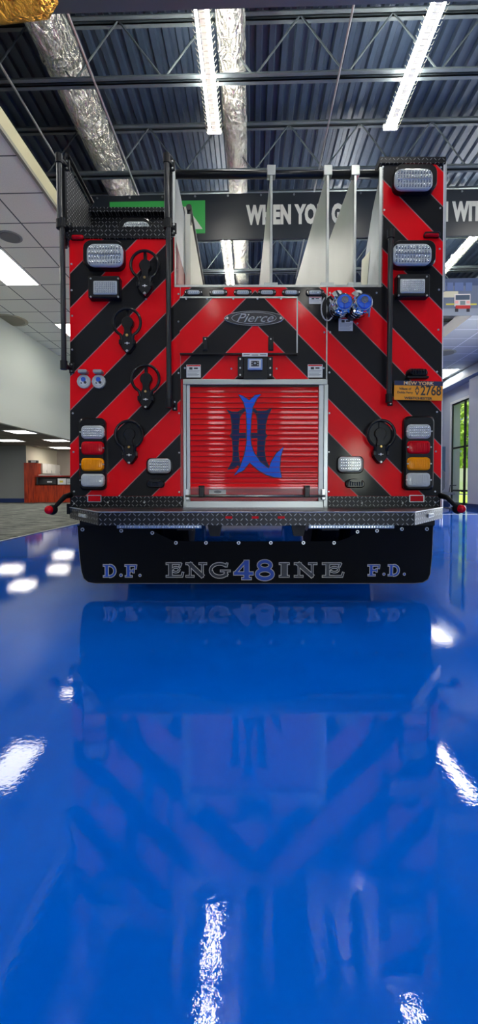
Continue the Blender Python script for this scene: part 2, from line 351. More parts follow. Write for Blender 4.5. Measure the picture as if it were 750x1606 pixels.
# window
win = tag(empty('window_1', (XR+.1, WY0, WZ0)), kind='structure')
fr = mat('bronze_frame', (.03, .035, .035), .4, .5); wyl = WY1-WY0; wzl = WZ1-WZ0; bm = B()
mY = W(730, 700, X=XR+.04).y-WY0
box(bm, -.09, -.05, 0, .04, 0, wzl); box(bm, -.09, -.05, wyl-.05, wyl, 0, wzl); box(bm, -.09, -.05, 0, wyl, wzl-.05, wzl); box(bm, -.09, -.05, 0, wyl, 0, .06)
box(bm, -.09, -.05, mY-.05, mY+.05, 0, wzl)
for zz in (H+1.25, H-.2): box(bm, -.088, -.052, 0, wyl, zz-WZ0-.03, zz-WZ0+.03)
link('window_frame', bm, fr, win)
gm = bpy.data.materials.new('window_glass'); gm.use_nodes = True; n, l = nodes_of(gm); g1 = n.new('ShaderNodeBsdfTransparent'); g2 = n.new('ShaderNodeBsdfGlossy'); g2.inputs['Roughness'].default_value = .02
mx = n.new('ShaderNodeMixShader'); mx.inputs[0].default_value = .07; l.new(g1.outputs[0], mx.inputs[1]); l.new(g2.outputs[0], mx.inputs[2]); l.new(mx.outputs[0], n['Material Output'].inputs[0])
bm = B(); box(bm, -.074, -.066, .04, wyl-.04, .04, wzl-.04); link('pane', bm, gm, win)
bm = B(); box(bm, -.12, -.1, -.09, 0, 0, wzl+.06); box(bm, -.12, -.1, wyl, wyl+.09, 0, wzl+.06); box(bm, -.12, -.1, -.09, wyl+.09, wzl, wzl+.08); link('window_casing', bm, whitep, win)

# ================================================================== ROOF STEEL, LIGHTS, DUCTS
joistm = mat('joist_paint', (.12, .15, .16), .55, .2, var=.15)
ZC = H+5.5
def joist(y, label):
    r = tag(empty('roof_joist', (0, y, ZC)), label, 'steel joist', 'open web joists under the roof deck')
    x0, x1 = XS, XR
    for nm, za in (('bottom_chord', 0), ('top_chord', .80)):
        bm = B(); box(bm, x0, x1, -.085, -.02, za, za+.012); box(bm, x0, x1, -.032, -.02, za, za+.07); box(bm, x0, x1, .02, .085, za, za+.012); box(bm, x0, x1, .02, .032, za, za+.07)
        link(nm, bm, joistm, r)
    bm = B(); x = x0+.1; up = True; pts = []
    while x < x1-.1: pts.append((x, 0, .03 if up else .83)); up = not up; x += .62
    for p, q in zip(pts, pts[1:]): tube(bm, (p, q), .013, 6)
    link('web_rods', bm, joistm, r)
jl = ['nearest open-web steel joist crossing under the roof deck, above the long strip lights', 'second open-web steel joist, just above the green and black banner', 'third open-web steel joist, first one behind the banner', 'fourth open-web steel joist seen under the banner through the hose bed', 'fifth open-web steel joist deep behind the banner', 'sixth open-web steel joist at the far end of the hall']
for k, lb in enumerate(jl): joist(6.24+1.83*k, lb)
# near deep girder
bm = B(); gz = H+5.2; gy = 4.92
box(bm, XS, XR, gy-.12, gy+.12, gz, gz+.02); box(bm, XS, XR, gy-.01, gy+.01, gz+.02, gz+1.1); box(bm, XS, XR, gy-.12, gy+.12, gz+1.1, gz+1.12)
tag(link('roof_girder', bm, mat('girder_paint', (.10, .12, .14), .5, .3)), 'dark deep steel girder crossing the very top of the view', 'steel girder')
# conduits
def conduit(s, z, y0, y1, r, label):
    bm = B(); tube(bm, [(s*(z-H), y0, z), (s*(z-H), y1, z)], r, 8)
    tag(link('electrical_conduit', bm, mat('conduit_zinc', (.4, .42, .43), .35, .8)), label, 'conduit', 'conduits run along the roof steel')
conduit(-.392, H+5.40, 3.3, 12, .016, 'thin conduit running beside the left foil duct')
conduit(.212, H+5.45, 3.3, 12, .014, 'thin pale conduit running between the two long strip lights')
conduit(-.60, H+5.45, 3.3, 14, .016, 'thin conduit left of both foil ducts above the cream fascia')
# strip light fixtures
tubem = mat('lamp_tube', (1, 1, 1), .5, emit=(1, .97, .90), es=STRIP_E)
housm = mat('lamp_housing', (.75, .76, .74), .35, .3); guardm = mat('wire_guard', (.5, .48, .4), .3, .8)
def strip():
    r = empty('strip_light', (0, 0, H+5.39)); Lh = .925
    bm = B(); box(bm, -.036, .036, -Lh, Lh, .02, .085); box(bm, -.105, .105, -Lh, -Lh+.02, 0, .085); box(bm, -.105, .105, Lh-.02, Lh, 0, .085)
    box(bm, -.012, .012, -.6, -.57, .085, .15); box(bm, -.012, .012, .57, .6, .085, .15)
    link('housing', bm, housm, r)
    for s in (-1, 1):
        bm = B(); tube(bm, [(s*.068, -Lh+.03, .03), (s*.068, Lh-.03, .03)], .018, 10); link('tube', bm, tubem, r, True)
    bm = B()
    for k in range(24):
        y = -Lh+.04+k*(2*Lh-.08)/23; tube(bm, [(-.125, y, .03), (-.10, y, -.015), (.10, y, -.015), (.125, y, .03)], .004, 5)
    for x in (-.07, .07): tube(bm, [(x, -Lh, -.015), (x, Lh, -.015)], .0025, 5)
    link('guard', bm, guardm, r)
    return r
s0 = strip(); first = True
rows = [(-.58, 'left'), (2.10, 'right')]
def strip_label(rn, j, half):
    pos = {0: 'in front of the banner', 1: 'behind the banner', -1: 'above the photographer', -2: 'behind the photographer'}[j]
    return 'twin tube strip light, %s row, %s, %s of its pair' % (rn, pos, half+'thest' if half == 'zz' else ('farther' if half == 'far' else 'nearer'))
for X_, rn in rows:
    for j in (0, 1, -1, -2):
        for half, yy in (('far', 6.12), ('near', 4.26)):
            o = s0 if first else copy_tree(s0); first = False
            o.location = (X_, yy+j*5.87, H+5.39); tag(o, strip_label(rn, j, half), 'light fixture', 'strip lights hung under the roof steel')
for j in (0, 1):
    for half, yy in (('far', 6.12), ('near', 4.26)):
        o = copy_tree(s0); o.location = (4.85, yy+j*5.87-.1, H+5.39)
        tag(o, 'strip light at far right %s, %s of its pair' % ('seen under the banner' if j else 'in front of the banner', 'farther' if half == 'far' else 'nearer'), 'light fixture', 'strip lights hung under the roof steel')
# foil ducts
foil = foil_mat('duct_foil', (.92, .90, .78))
def duct(name, s, rad, y0, y1, label, m=foil, z=H+5.93):
    bm = B(); X_ = s*(z-H); pts = []; rs = []; y = y0; k = 0
    while y < y1:
        pts.append((X_, y, z)); rs.append(rad*(1+.025*random.uniform(-1, 1))); y += .09
        if k % 12 == 11: pts += [(X_, y, z), (X_, y+.012, z), (X_, y+.05, z), (X_, y+.062, z)]; rs += [rad, rad*1.05, rad*1.05, rad]; y += .14
        k += 1
    tube(bm, pts, rs, 28); return tag(link(name, bm, m, None, True), label, 'air duct')
duct('air_duct', -.445, .265, 5.1, 14, 'wrinkled silver foil wrapped duct slanting down the upper left')
duct('air_duct', -.047, .19, 5.1, 14, 'narrower silver foil wrapped duct right of the left strip light')
# duct end nearer than the girder; reflected orange light put into its foil colour
bm = B(); e = W(22, 8, Y=4.3); tube(bm, [(e.x-1.5, 4.3, e.z+.22), (e.x-.2, 4.3, e.z+.22), (e.x+.22, 4.3, e.z+.24), (e.x+.30, 4.3, e.z+.27), (e.x+.33, 4.3, e.z+.3)], [.28, .28, .27, .2, .05], 24)
tag(link('duct_end', bm, foil_mat('orange_lit_foil', (.85, .42, .06)), None, True), 'foil duct end painted as reflecting orange light in the top left corner', 'air duct')
# ceiling light panels, diffusers
panm = mat('panel_diffuser', (1, 1, 1), .6, emit=(1, .98, .93), es=PANEL_E); panf = mat('panel_frame', (.7, .7, .68), .5)
def panel(x0, x1, y0, y1, z, label, group):
    r = tag(empty('ceiling_light', ((x0+x1)/2, (y0+y1)/2, z)), label, 'ceiling light', group); hx, hy = (x1-x0)/2, (y1-y0)/2
    bm = B(); t = .03
    for q in ((-hx, hx, -hy, -hy+t), (-hx, hx, hy-t, hy), (-hx, -hx+t, -hy+t, hy-t), (hx-t, hx, -hy+t, hy-t)): box(bm, *q, -.02, .0)
    link('frame', bm, panf, r)
    bm = B(); box(bm, -hx+t, hx-t, -hy+t, hy-t, -.012, -.002); link('diffuser', bm, panm, r)
GL = 'recessed panels in the left tiled ceiling'
panel(XF-.725*3, XF-.725*2, 9.35-.725*2, 9.35, ZL, 'large bright recessed panel nearest in the left tiled ceiling', GL)
panel(XF-.725*3, XF-.725*2, 11.55, 13.0, ZL, 'second recessed panel in the left tiled ceiling, half behind the black rail', GL)
panel(XF-.725*3, XF-.725*2, 3.0, 4.45, ZL, 'unseen recessed panel added to the left tiled ceiling beside the photographer', GL)  # this and the next two: unseen, added to brighten the left side
panel(XF-.725*3, XF-.725*2, -1.3, .15, ZL, 'unseen recessed panel added to the left tiled ceiling just behind the photographer', GL)
panel(XF-.725*3, XF-.725*2, -5.6, -4.15, ZL, 'unseen recessed panel added to the left tiled ceiling far behind the photographer', GL)
GW = 'low panels over the reception area'
for k, (u0, u1, v0, v1, lb) in enumerate([(14, 60, 674, 679.5, 'low bright panel nearest the white soffit wall over the carpet'), (-6, 32, 688.5, 692, 'low bright panel at the left edge above the grey partition'), (73, 112, 688.5, 692, 'low bright panel above the cherry reception desk'), (82, 112, 700.5, 703.3, 'smallest farthest low panel over the reception desk')]):
    a = W((u0+u1)/2, v1, Z=ZS); c = W((u0+u1)/2, v0, Z=ZS); xa = W(u0, (v0+v1)/2, Z=ZS).x; xb = W(u1, (v0+v1)/2, Z=ZS).x
    xb = min(xb, XS-.14)
    panel(xa, xb, c.y, a.y, ZS, lb, GW)
for x_, y_, lb in ((-8, 8.5, 'unseen low panel added over the carpet nearest the photographer'), (-11, 13.5, 'unseen low panel added over the carpet farthest left'), (-8, 3, 'unseen low panel added over the carpet beside the photographer')): panel(x_-.6, x_+.6, y_-.6, y_+.6, ZS, lb, GW)  # unseen low panels added to lift the light over the carpet
a = W(700, 578, Z=ZR); c = W(700, 592, Z=ZR)
GR = 'recessed panels in the right tiled ceiling'
panel(6.08, 6.75, a.y, a.y+.62, ZR, 'bright recessed panel in the right tiled ceiling, nearer of two', GR)
panel(6.08, 6.75, a.y+.68, a.y+1.3, ZR, 'bright recessed panel in the right tiled ceiling, farther of two', GR)
def rdisc(u, v, z, rad, label, name, m, cat):
    c = W(u, v, Z=z); r = tag(empty(name, (c.x, c.y, z)), label, cat)
    for nm, ra, h0, mm in (('rim', rad, .012, m), ('grille', rad*.82, .022, mat('grille_'+name, tuple(.6*x for x in m.node_tree.nodes['Principled BSDF'].inputs['Base Color'].default_value[:3]), .7))):
        bm = B(); tube(bm, [(0, 0, -h0), (0, 0, -.001)], ra, 28); link(nm, bm, mm, r)
rdisc(16, 371, ZL, .19, 'round grey speaker grille in the left tiled ceiling', 'ceiling_speaker', mat('speaker_grey', (.25, .26, .27), .6), 'speaker')
rdisc(16, 502, ZL, .42, 'round yellowed air diffuser low in the left tiled ceiling', 'air_diffuser', mat('diffuser_cream', (.42, .40, .30), .6), 'air vent')
rdisc(698, 553, ZR, .30, 'round olive air diffuser in the right tiled ceiling', 'air_diffuser', mat('diffuser_olive', (.40, .40, .28), .6), 'air vent')

# ================================================================== BANNERS
YBN = 8.3
p0 = W(140, 305, Y=YBN); p1 = W(790, 372, Y=YBN); zt = W(395, 303, Y=YBN).z; zb = W(395, 375, Y=YBN).z
bn = tag(empty('hanging_banner', (0, YBN, zb)), 'long black banner with white slogan and green panel, hung across the hall', 'banner')
bm = B(); box(bm, p0.x, p1.x, 0, .03, 0, zt-zb); link('banner_sheet', bm, mat('banner_black', (.018, .024, .032), .35, bump=3, bs=.05), bn)
ga = W(172, 317, Y=YBN); gb = W(322, 366, Y=YBN)
g_ = bxo('green_panel', mat('banner_green', (.04, .42, .08), .5), bn, ga.x, gb.x, -.004, 0, gb.z-zb, ga.z-zb)
bw = mat('banner_white', (.68, .69, .62), .6)
fit(text_mesh('green_panel_letters', 'MSA', .52, bw, bn, (0, -.0065, 0), .028), W(181, 340, Y=YBN).x, W(318, 340, Y=YBN).x, W(250, 361, Y=YBN).z-zb, W(250, 325, Y=YBN).z-zb)
wh = W(386, 339, Y=YBN); we = W(536, 339, Y=YBN); hh = W(395, 325, Y=YBN).z-W(395, 353, Y=YBN).z
t1 = text_mesh('slogan_letters', 'WHEN YOU GO', hh/.72, bw, bn, (0, 0, 0), .026, sx=.86, align='LEFT', spacing=1.06)
t1.location.y = 0; xs = [v.co.x for v in t1.data.vertices]; tgt = W(556, 339, Y=YBN).x-wh.x; t1.scale.x = tgt/(max(xs)-min(xs)); t1.location = (wh.x-min(xs)*t1.scale.x, -.003, wh.z-zb)
t2 = text_mesh('slogan_letters', 'IN WITH', hh/.72, bw, bn, (0, 0, 0), .026, sx=.86, align='LEFT', spacing=1.06)
t2.scale.x = t1.scale.x; sc = t1.scale.x
t3x = W(709, 336, Y=YBN).x            # the W of WITH starts here
t4 = text_mesh('probe', 'IN W', hh/.72, bw, bn, (0, 0, 0), .026, sx=.86, align='LEFT', spacing=1.06); t5 = text_mesh('probe', 'W', hh/.72, bw, bn, (0, 0, 0), .026, sx=.86, align='LEFT', spacing=1.06)
wx = (max(v.co.x for v in t4.data.vertices)-(max(v.co.x for v in t5.data.vertices)-min(v.co.x for v in t5.data.vertices)))*sc
bpy.data.objects.remove(t4); bpy.data.objects.remove(t5)
t2.location = (t3x-wx, -.003, wh.z-zb)
for k in range(13):
    x = p0.x+.15+k*(p1.x-p0.x-.3)/12
    bm = B(); tube(bm, [(x, -.012, zt-zb-.04), (x, 0, zt-zb-.04)], .018, 10); link('eyelet', bm, steel, bn)
# photograph banner on the right
YP = 10.0; a = W(684, 437, Y=YP); b_ = W(790, 494, Y=YP)
pb = tag(empty('photo_banner', (0, YP, b_.z)), 'photo banner of a white and red fire engine on a street, hung at the right', 'banner')
Hh = a.z-b_.z
def pp(u, v): q = W(u, v, Y=YP-.01); return (q.x, q.z-b_.z)
def pbox(nm, col, u0, v0, u1, v1, lay):
    c0 = pp(u0, v0); c1 = pp(u1, v1); bxo(nm, mat('photo_'+nm, col, .5), pb, c0[0], c1[0], -.002*lay-.002, 0, c1[1], c0[1])
bxo('backing', mat('photo_street', (.14, .17, .24), .5), pb, a.x, b_.x, 0, .02, 0, Hh)
pbox('dusk_sky', (.05, .08, .16), 684, 437, 789, 447, 1)
for k, (u0, u1) in enumerate(((684, 700), (702, 711), (714, 727), (731, 741))): pbox('shopfront', (.10, .15, .32), u0, 443, u1, 456, 2)
pbox('street_sign', (.62, .58, .42), 693, 457, 719, 466, 3)
pbox('pavement', (.25, .28, .34), 684, 484, 789, 494, 2)
pbox('engine_body', (.72, .66, .62), 713, 461, 738, 480, 4); pbox('engine_windscreen', (.06, .09, .13), 715, 463, 737, 470, 5)
pbox('engine_bumper', (.5, .03, .03), 715, 479, 738, 484, 5); pbox('engine_grille', (.2, .25, .25), 722, 472, 730, 478, 5)
pbox('engine_headlamp', (.85, .4, .35), 714, 472, 719, 476, 5); pbox('engine_headlamp', (.85, .4, .35), 732, 472, 737, 476, 5)
pbox('engine_tyre', (.02, .02, .03), 714, 484, 719, 489, 5); pbox('engine_tyre', (.02, .02, .03), 732, 484, 737, 489, 5)
pbox('barrier_tape', (.7, .6, .08), 700, 476, 713, 478, 4); pbox('barrier_tape', (.7, .6, .08), 738, 476, 748, 478, 4)

# ================================================================== RECEPTION AREA
wood = wood_mat(); YD = 17.45
rd = tag(empty('reception_desk', (-8.0, YD, 0)), 'cherry wood reception desk with glazed front display by the cream wall', 'reception desk')
bxo('tall_end', wood, rd, -.97, -.55, -.1, .45, 0, W(45, 726, Y=YD).z)
zf = W(80, 760, Y=YD).z; ztp = W(80, 748, Y=YD).z
bxo('front_panel', wood, rd, -.55, 3.2, -.05, .0, 0.02, zf)
bxo('counter_top', mat('cherry_top', (.25, .015, .006), .35), rd, -.55, 3.2, -.08, .55, ztp, ztp+.05)
bxo('display_back', mat('display_dark', (.03, .035, .04), .4), rd, -.55, 3.2, .12, .15, zf, ztp)
bxo('display_shelf', wood, rd, -.55, 3.2, -.05, .5, zf-.03, zf)
for k, x in enumerate((-.50, .98, 1.12, 2.4)): bxo('display_post', MATS['display_dark'], rd, x, x+.05, -.05, .0, zf, ztp)
GD = 'papers in the reception display'
def small(nm, lb, cat, m, x0, x1, y0, y1, z0, z1, g=None):
    r = empty(nm, (x0, y0, z0)); tag(r, lb, cat, g)
    bxo('body', m, r, 0, x1-x0, 0, y1-y0, 0, z1-z0, .004); return r
zf += .002
r = small('binder', 'black binder standing in the reception desk display', 'binder', ink, -8.2, -7.75, YD+.01, YD+.06, zf, zf+.22); bxo('label', labelw, r, .1, .3, -.003, 0, .08, .13)
r = small('leaflet', 'pale leaflet with yellow spot in the reception desk display', 'leaflet', labelw, -7.68, -7.35, YD+.01, YD+.03, zf, zf+.24); bxo('yellow_spot', mat('paper_yellow', (.7, .6, .1), .6), r, .08, .22, -.003, 0, .08, .16)
r = small('notice_card', 'grey notice card right of the yellow spotted leaflet', 'card', mat('card_grey', (.5, .53, .53), .6), -7.32, -7.08, YD+.01, YD+.03, zf, zf+.23); bxo('print', ink, r, .04, .18, -.003, 0, .08, .09)
r = small('paper_stack', 'small yellow and white paper stack at the right of the display', 'paper', mat('paper_cream', (.75, .7, .5), .6), -6.8, -6.45, YD+.01, YD+.08, zf, zf+.15); bxo('top_sheet', MATS['paper_yellow'], r, .02, .2, -.003, .06, .09, .155)
r = small('desk_tray', 'white paper tray lying on the reception counter', 'tray', labelw, -8.45, -7.7, YD+.02, YD+.4, ztp+.052, ztp+.09); bxo('papers', mat('paper_tan', (.5, .4, .3), .7), r, .05, .6, .03, .3, .04, .055)
r = small('card_holder', 'small dark card holder on top of the tall desk end', 'holder', MATS['display_dark'], -8.85, -8.5, YD, YD+.15, W(45, 726, Y=YD).z+.002, W(45, 726, Y=YD).z+.1); bxo('cards', labelw, r, .12, .32, -.01, .1, .01, .085)
mo = tag(empty('desk_monitor', (-7.05, YD+.3, ztp+.052)), 'small dark monitor on the reception counter beside the engine', 'monitor')
bxo('screen', ink, mo, -.2, .2, 0, .03, .08, .26, .004); bxo('stand', ink, mo, -.03, .03, 0, .03, 0, .1); bxo('foot', ink, mo, -.1, .1, -.06, .08, 0, .015)
wc = tag(empty('wall_cabinet', (-8.95, 18.2, W(60, 743, X=-8.95).z)), 'row of pale wall cabinets on the cream wall behind the desk', 'cabinet')
wz = W(60, 727, X=-8.95).z-wc.location.z
bxo('carcass', mat('cabinet_side', (.66, .60, .52), .6), wc, 0, .3, 0, 1.7, 0, wz)
for k in range(4): d_ = bxo('door', mat('cabinet_door', (.8, .74, .66), .5), wc, .3, .32, .01+k*.425, .415+k*.425, .01, wz-.01); bxo('handle', steel, d_, .32, .335, .35+k*.425, .365+k*.425, .05, .15)

# chair and screen by the right window
ch = tag(empty('office_chair', (W(694, 790, Y=12.6).x, 12.6, 0), .4), 'dark grey office chair half hidden behind the right edge of the engine', 'chair')
cm = mat('chair_grey', (.05, .06, .075), .6)
bm = B(); layered(bm, rr(-.24, .55, .26, 1.12, .1), [(.22, .02), (.2, 0), (.17, 0), (.15, .02)]); link('backrest', bm, cm, ch)
bm = B(); box(bm, -.25, .25, -.22, .25, .44, .51); bevelled(bm, .02); link('seat', bm, cm, ch)
bm = B(); tube(bm, [(0, 0, .08), (0, 0, .44)], .025, 10); link('column', bm, steel, ch)
bm = B()
for k in range(5): tube(bm, [(0, 0, .09), (.28*math.cos(k*1.2566), .28*math.sin(k*1.2566), .05)], .018, 8)
link('base', bm, cm, ch)
for k in range(5):
    bm = B(); x, y = .28*math.cos(k*1.2566), .28*math.sin(k*1.2566); tube(bm, [(x-.012, y, .025), (x+.012, y, .025)], .025, 12); link('caster', bm, ink, ch)
for s in (-1, 1):
    bm = B(); tube(bm, [(s*.25, 0, .5), (s*.28, 0, .7), (s*.28, -.2, .7)], .014, 8); link('armrest', bm, cm, ch)
dk = tag(empty('side_desk', (W(672, 790, Y=14).x, 14.2, 0)), 'grey desk mostly hidden behind the engine on the right', 'desk')
bxo('desk_top', alud, dk, -.6, .35, -.35, .35, .72, .76)
for x in (-.56, .3):
    for y in (-.3, .3): bxo('leg', steel, dk, x, x+.04, y-.02, y+.02, 0, .72)
mo = tag(empty('flat_screen', (W(693, 760, Y=14.1).x-.05, 14.2, .762)), 'tall blue grey screen on the desk at the right edge of the engine', 'screen')
bxo('panel', mat('screen_glass', (.05, .10, .16), .15), mo, -.3, .2, 0, .05, .35, 1.15, .006); bxo('stand', ink, mo, -.08, -.02, .0, .04, 0, .36); bxo('foot', ink, mo, -.2, .1, -.1, .12, 0, .02)

# ================================================================== OUTSIDE
bm = B(); box(bm, XR+.3, 90, -30, 90, -.35, -.05)
tag(link('lawn', bm, mat('grass_green', (.30, .50, .06), .9, bump=3, var=.5)), kind='structure')
bm = B(); box(bm, 15.5, 17.5, -30, 90, -.06, -.03); tag(link('road', bm, mat('asphalt', (.35, .35, .36), .9)), kind='structure')
leafm = mat('leaves', (.36, .60, .07), .8, bump=5, bs=1, bd=.2, var=.8)
barkm = mat('bark', (.09, .06, .04), .9)
def tree(x, y, h, rad, label):
    r = tag(empty('tree', (x, y, -.06)), label, 'tree', 'trees beyond the window')
    bm = B(); tube(bm, [(0, 0, 0), (.05, 0, h*.35), (.1, .1, h*.7)], [.22, .16, .06], 8); link('trunk', bm, barkm, r)
    bm = B()
    for k in range(900):
        while True:
            p = Vector((random.uniform(-1, 1), random.uniform(-1, 1), random.uniform(-1, 1)))
            if p.length < 1: break
        p = p.normalized()*(p.length**.4); c = Vector((p.x*rad, p.y*rad, h*.6+p.z*h*.4)); s = random.uniform(.2, .42)
        q = [Vector((random.uniform(-1, 1), random.uniform(-1, 1), random.uniform(-1, 1))).normalized()*s for _ in range(2)]
        bm.faces.new([bm.verts.new(c+e) for e in (q[0], q[1], -q[0], -q[1])])
    link('crown', bm, leafm, r)
for x, y, h_, rd_, lb in ((21.5, 46, 9, 3.0, 'leafy tree directly behind the parked white van'), (28.2, 57, 12, 3.6, 'bright green leafy tree filling the upper window panes'), (36, 76, 15, 5, 'tall tree in the distance behind the others'), (18.6, 33.5, 7, 1.6, 'small tree nearer the building at the right of the window'), (24, 66, 12, 4, 'tree at the far left of the window view')): tree(x, y, h_, rd_, lb)
vn = tag(empty('parked_van', (W(732, 755, Y=36).x, 36, -.06), 1.0), 'white van parked beyond the lawn outside the window', 'van')
vw = mat('van_white', (.8, .82, .84), .3, coat=.5)
bm = B(); pr = [(-2.4, .35), (2.4, .35), (2.5, .9), (2.2, 1.15), (1.5, 1.25), (.95, 1.95), (-2.35, 2.0), (-2.45, 1.0)]; layered(bm, pr, [(.95, .1), (.85, 0), (-.85, 0), (-.95, .1)]); link('body', bm, vw, vn)
bm = B(); layered(bm, [(.3, 1.25), (1.3, 1.25), (.85, 1.8), (.3, 1.82)], [(.9, 0), (-.955, 0)]); layered(bm, [(-2.1, 1.25), (.15, 1.25), (.15, 1.8), (-2.1, 1.82)], [(.9, 0), (-.955, 0)]); link('side_windows', bm, ink, vn)
for x in (-1.6, 1.6):
    for y in (-.85, .85):
        bm = B(); tube(bm, [(x, y-.1, .36), (x, y+.1, .36)], .36, 20); link('wheel', bm, rubber, vn)

# ================================================================== FIRE TRUCK
TR = Matrix.Rotation(TH, 3, 'Z') @ Vector((CX, D, 0))
truck = tag(empty('fire_truck', TR, TH), 'fire engine seen from behind with red and black chevrons, parked on the blue floor', 'fire truck')
T = truck
def strip_poly(u0, v0, u1, v1, p=0): a = S(u0, v0, p); b = S(u1, v1, p); return [(a[0], a[1]), (b[0], a[1]), (b[0], b[1]), (a[0], b[1])]
def slab(name, m, u0, v0, u1, v1, y0, y1, bev=0, parent=T):  # y0 back, y1 front (proud distances)
    a = S(u0, v0, y1); b = S(u1, v1, y1); return bxo(name, m, parent, min(a[0], b[0]), max(a[0], b[0]), -y1, -y0, min(a[1], b[1]), max(a[1], b[1]), bev)
xl, xr = LX(110), LX(692); zbase = LZ(796)
# body shells behind the rear panels
ztray = LZ(372); ztop_l = LZ(330); ztop_r = LZ(250); zbed = LZ(447)-.01
xb0, xb1 = LX(276), LX(597)
bm = B(); box(bm, xl+.004, xb0, .02, 5.2, zbase+.0, ztray-.004); box(bm, xb0, xb1, .02, 5.2, zbase-.1, zbed-.05); box(bm, xb1, xr+.008, .02, 5.2, zbase+.0, zbed-.02)
link('body_shell', bm, redp, T)
bxo('tower_box', alud, T, xb1, LX(697)-.004, .02, .11, zbed-.02, ztop_r)
# chevron rear panels
def panel_rear(name, poly, m=chev): bm = B(); layered(bm, poly, [(.02, 0), (0, 0)]); return link(name, bm, m, T)
P = lambda *q: [S(*a) for a in q]
panel_rear('rear_panel', P((110, 374), (274, 374), (274, 450), (283, 450), (283, 778), (110, 778)))
panel_rear('rear_panel', P((283.6, 450), (512.4, 450), (512.4, 594), (283.6, 594)))
panel_rear('rear_panel', P((513, 450), (598, 450), (598, 256), (696, 256), (691.5, 778), (513, 778)))
# edge trims (bare metal)
slab('edge_trim', alu, 275, 446.5, 598, 450, -.6, .004)
slab('edge_trim', alu, 595.5, 262, 598.2, 450, -.02, .006); slab('edge_trim', alu, 273, 262, 275.4, 450, -.02, .006)
slab('edge_trim', redl, 272, 372, 274, 450, -.0, .002)
slab('edge_trim', alu, 282.6, 450, 283.6, 594, -.0, .003); slab('edge_trim', alu, 512.4, 450, 513.4, 594, -.0, .003)
bm = B(); a, b, c, d_ = S(696, 250), S(697.5, 250), S(693, 778), S(691.5, 778); layered(bm, [a, b, c, d_], [(.02, 0), (-.002, 0)]); link('edge_trim', bm, whitep, T)
# diamond kick plates, top cap, tray
slab('kick_plate', dpXZ, 110, 778.5, 287, 797, -.02, .004); slab('kick_plate', dpXZ, 513, 778.5, 691, 797, -.02, .004)
slab('tower_cap', dpXZ, 596, 245.5, 700, 256, -.115, .012, .003)
slab('tray_sill', dpXZ, 104, 355, 268, 373.5, -.05, .012, .002)
d5 = .55
xs_ = LX(105); zside = LZ(246)
def SD(u, v, dep): r = ray(u, v); t = (D+dep)/r.y; return (r.x*t-CX, H+r.z*t)
zback = SD(200, 331, d5)[1]
bxo('tray_side', dpYZ, T, xs_-.015, xs_, -.0, d5, ztray, zside)
bxo('tray_side_edge', black, T, xs_-.02, xs_+.012, -.004, .03, ztray-.06, zside+.005)
bxo('tray_back', dpXZ, T, xs_, xb0, d5, d5+.02, ztray, zback)
bxo('tray_back_lip', dpXZ, T, xs_, xb0, d5-.05, d5+.02, zback-.035, zback)
bxo('tray_floor', dpXY, T, xs_, xb0, .0, d5, ztray-.003, ztray+.005)
# tray top lip light behind the sill
# hose bed: side walls, dividers, floor
bxo('bed_floor', alud, T, xb0, xb1, .02, 5.2, zbed-.05, zbed-.02)
zw = LZ(262)
bm = B(); box(bm, xb0-.035, xb0+.002, .0, d5, ztray, zw); link('bed_side_wall', bm, alud, T)
bm = B(); zz = SD(295, 328, d5)[1]; box(bm, xb0-.03, xb0+.002, d5, 4.6, ztray, zz-.03); link('bed_side_wall', bm, alud, T)
xrail = SD(297, 330, d5)[0]
bm = B(); tube(bm, [(xrail, d5-.03, zz), (xrail, 4.5, zz)], .022, 10)
tube(bm, [(xrail, d5, zz), (xrail, d5, zz-.12)], .018, 8); tube(bm, [(xrail, 2.5, zz), (xrail, 2.5, zz-.4)], .015, 8)
link('bed_rail', bm, black, T)
bm = B(); box(bm, xb0+.004, xrail+.01, d5-.02, 4.6, zbed, zz-.05); link('hose_tray_panel', bm, mat('pale_panel', (.80, .78, .64), .45), T)
bm = B(); yz = [(0, zw), (0, zbed), (.66, zbed), (.2, LZ(300))]
for xx in (xb1, xb1-.01): pass
vs = [[bm.verts.new((xx, y, z)) for y, z in yz] for xx in (xb1-.012, xb1)]
bm.faces.new(vs[0]); bm.faces.new(vs[1][::-1])
for k in range(4): bm.faces.new((vs[0][k], vs[0][(k+1) % 4], vs[1][(k+1) % 4], vs[1][k]))
link('bed_gusset', bm, alud, T)
lab = [(0.20, LZ(372)-.0), (.07, LZ(392)), (.33, LZ(436)+.12)]
bm = B(); q0 = [bm.verts.new((xb1-.014, y, z)) for y, z in ((.46, zbed+.40), (.24, zbed+.36), (.36, zbed+.02), (.50, zbed+.02))]; bm.faces.new(q0); link('warning_decal', bm, mat('decal_cream', (.8, .78, .6), .5), T)
divm = mat('divider_aluminium', (.74, .76, .72), .36, .55, bump=3, bs=.1, var=.08)
for u in (424.5, 511.5, 553.5):
    dv = None
    x = LX(u); bm = B(); zt_ = LZ(268)
    box(bm, x-.004, x+.004, .015, 3.2, zbed-.02, zt_); dv = link('hose_divider', bm, divm, T)
    bm = B(); box(bm, x-.009, x+.009, -.008, .018, zbed, LZ(262)); bevelled(bm, .003); link('end_post', bm, alu, dv)
    bm = B(); box(bm, x-.028, x+.028, -.012, .045, LZ(276), LZ(260)); bevelled(bm, .004); link('bar_clamp', bm, alu, dv)
    bm = B(); box(bm, x-.045, x+.045, -.006, .03, zbed+.0, zbed+.025); bevelled(bm, .003); link('foot_bracket', bm, alu, dv)
bm = B(); tube(bm, [(xb0-.02, .03, LZ(269)), (xb1+.01, .03, LZ(269))], .026, 14); link('top_bar', bm, black, T, True)
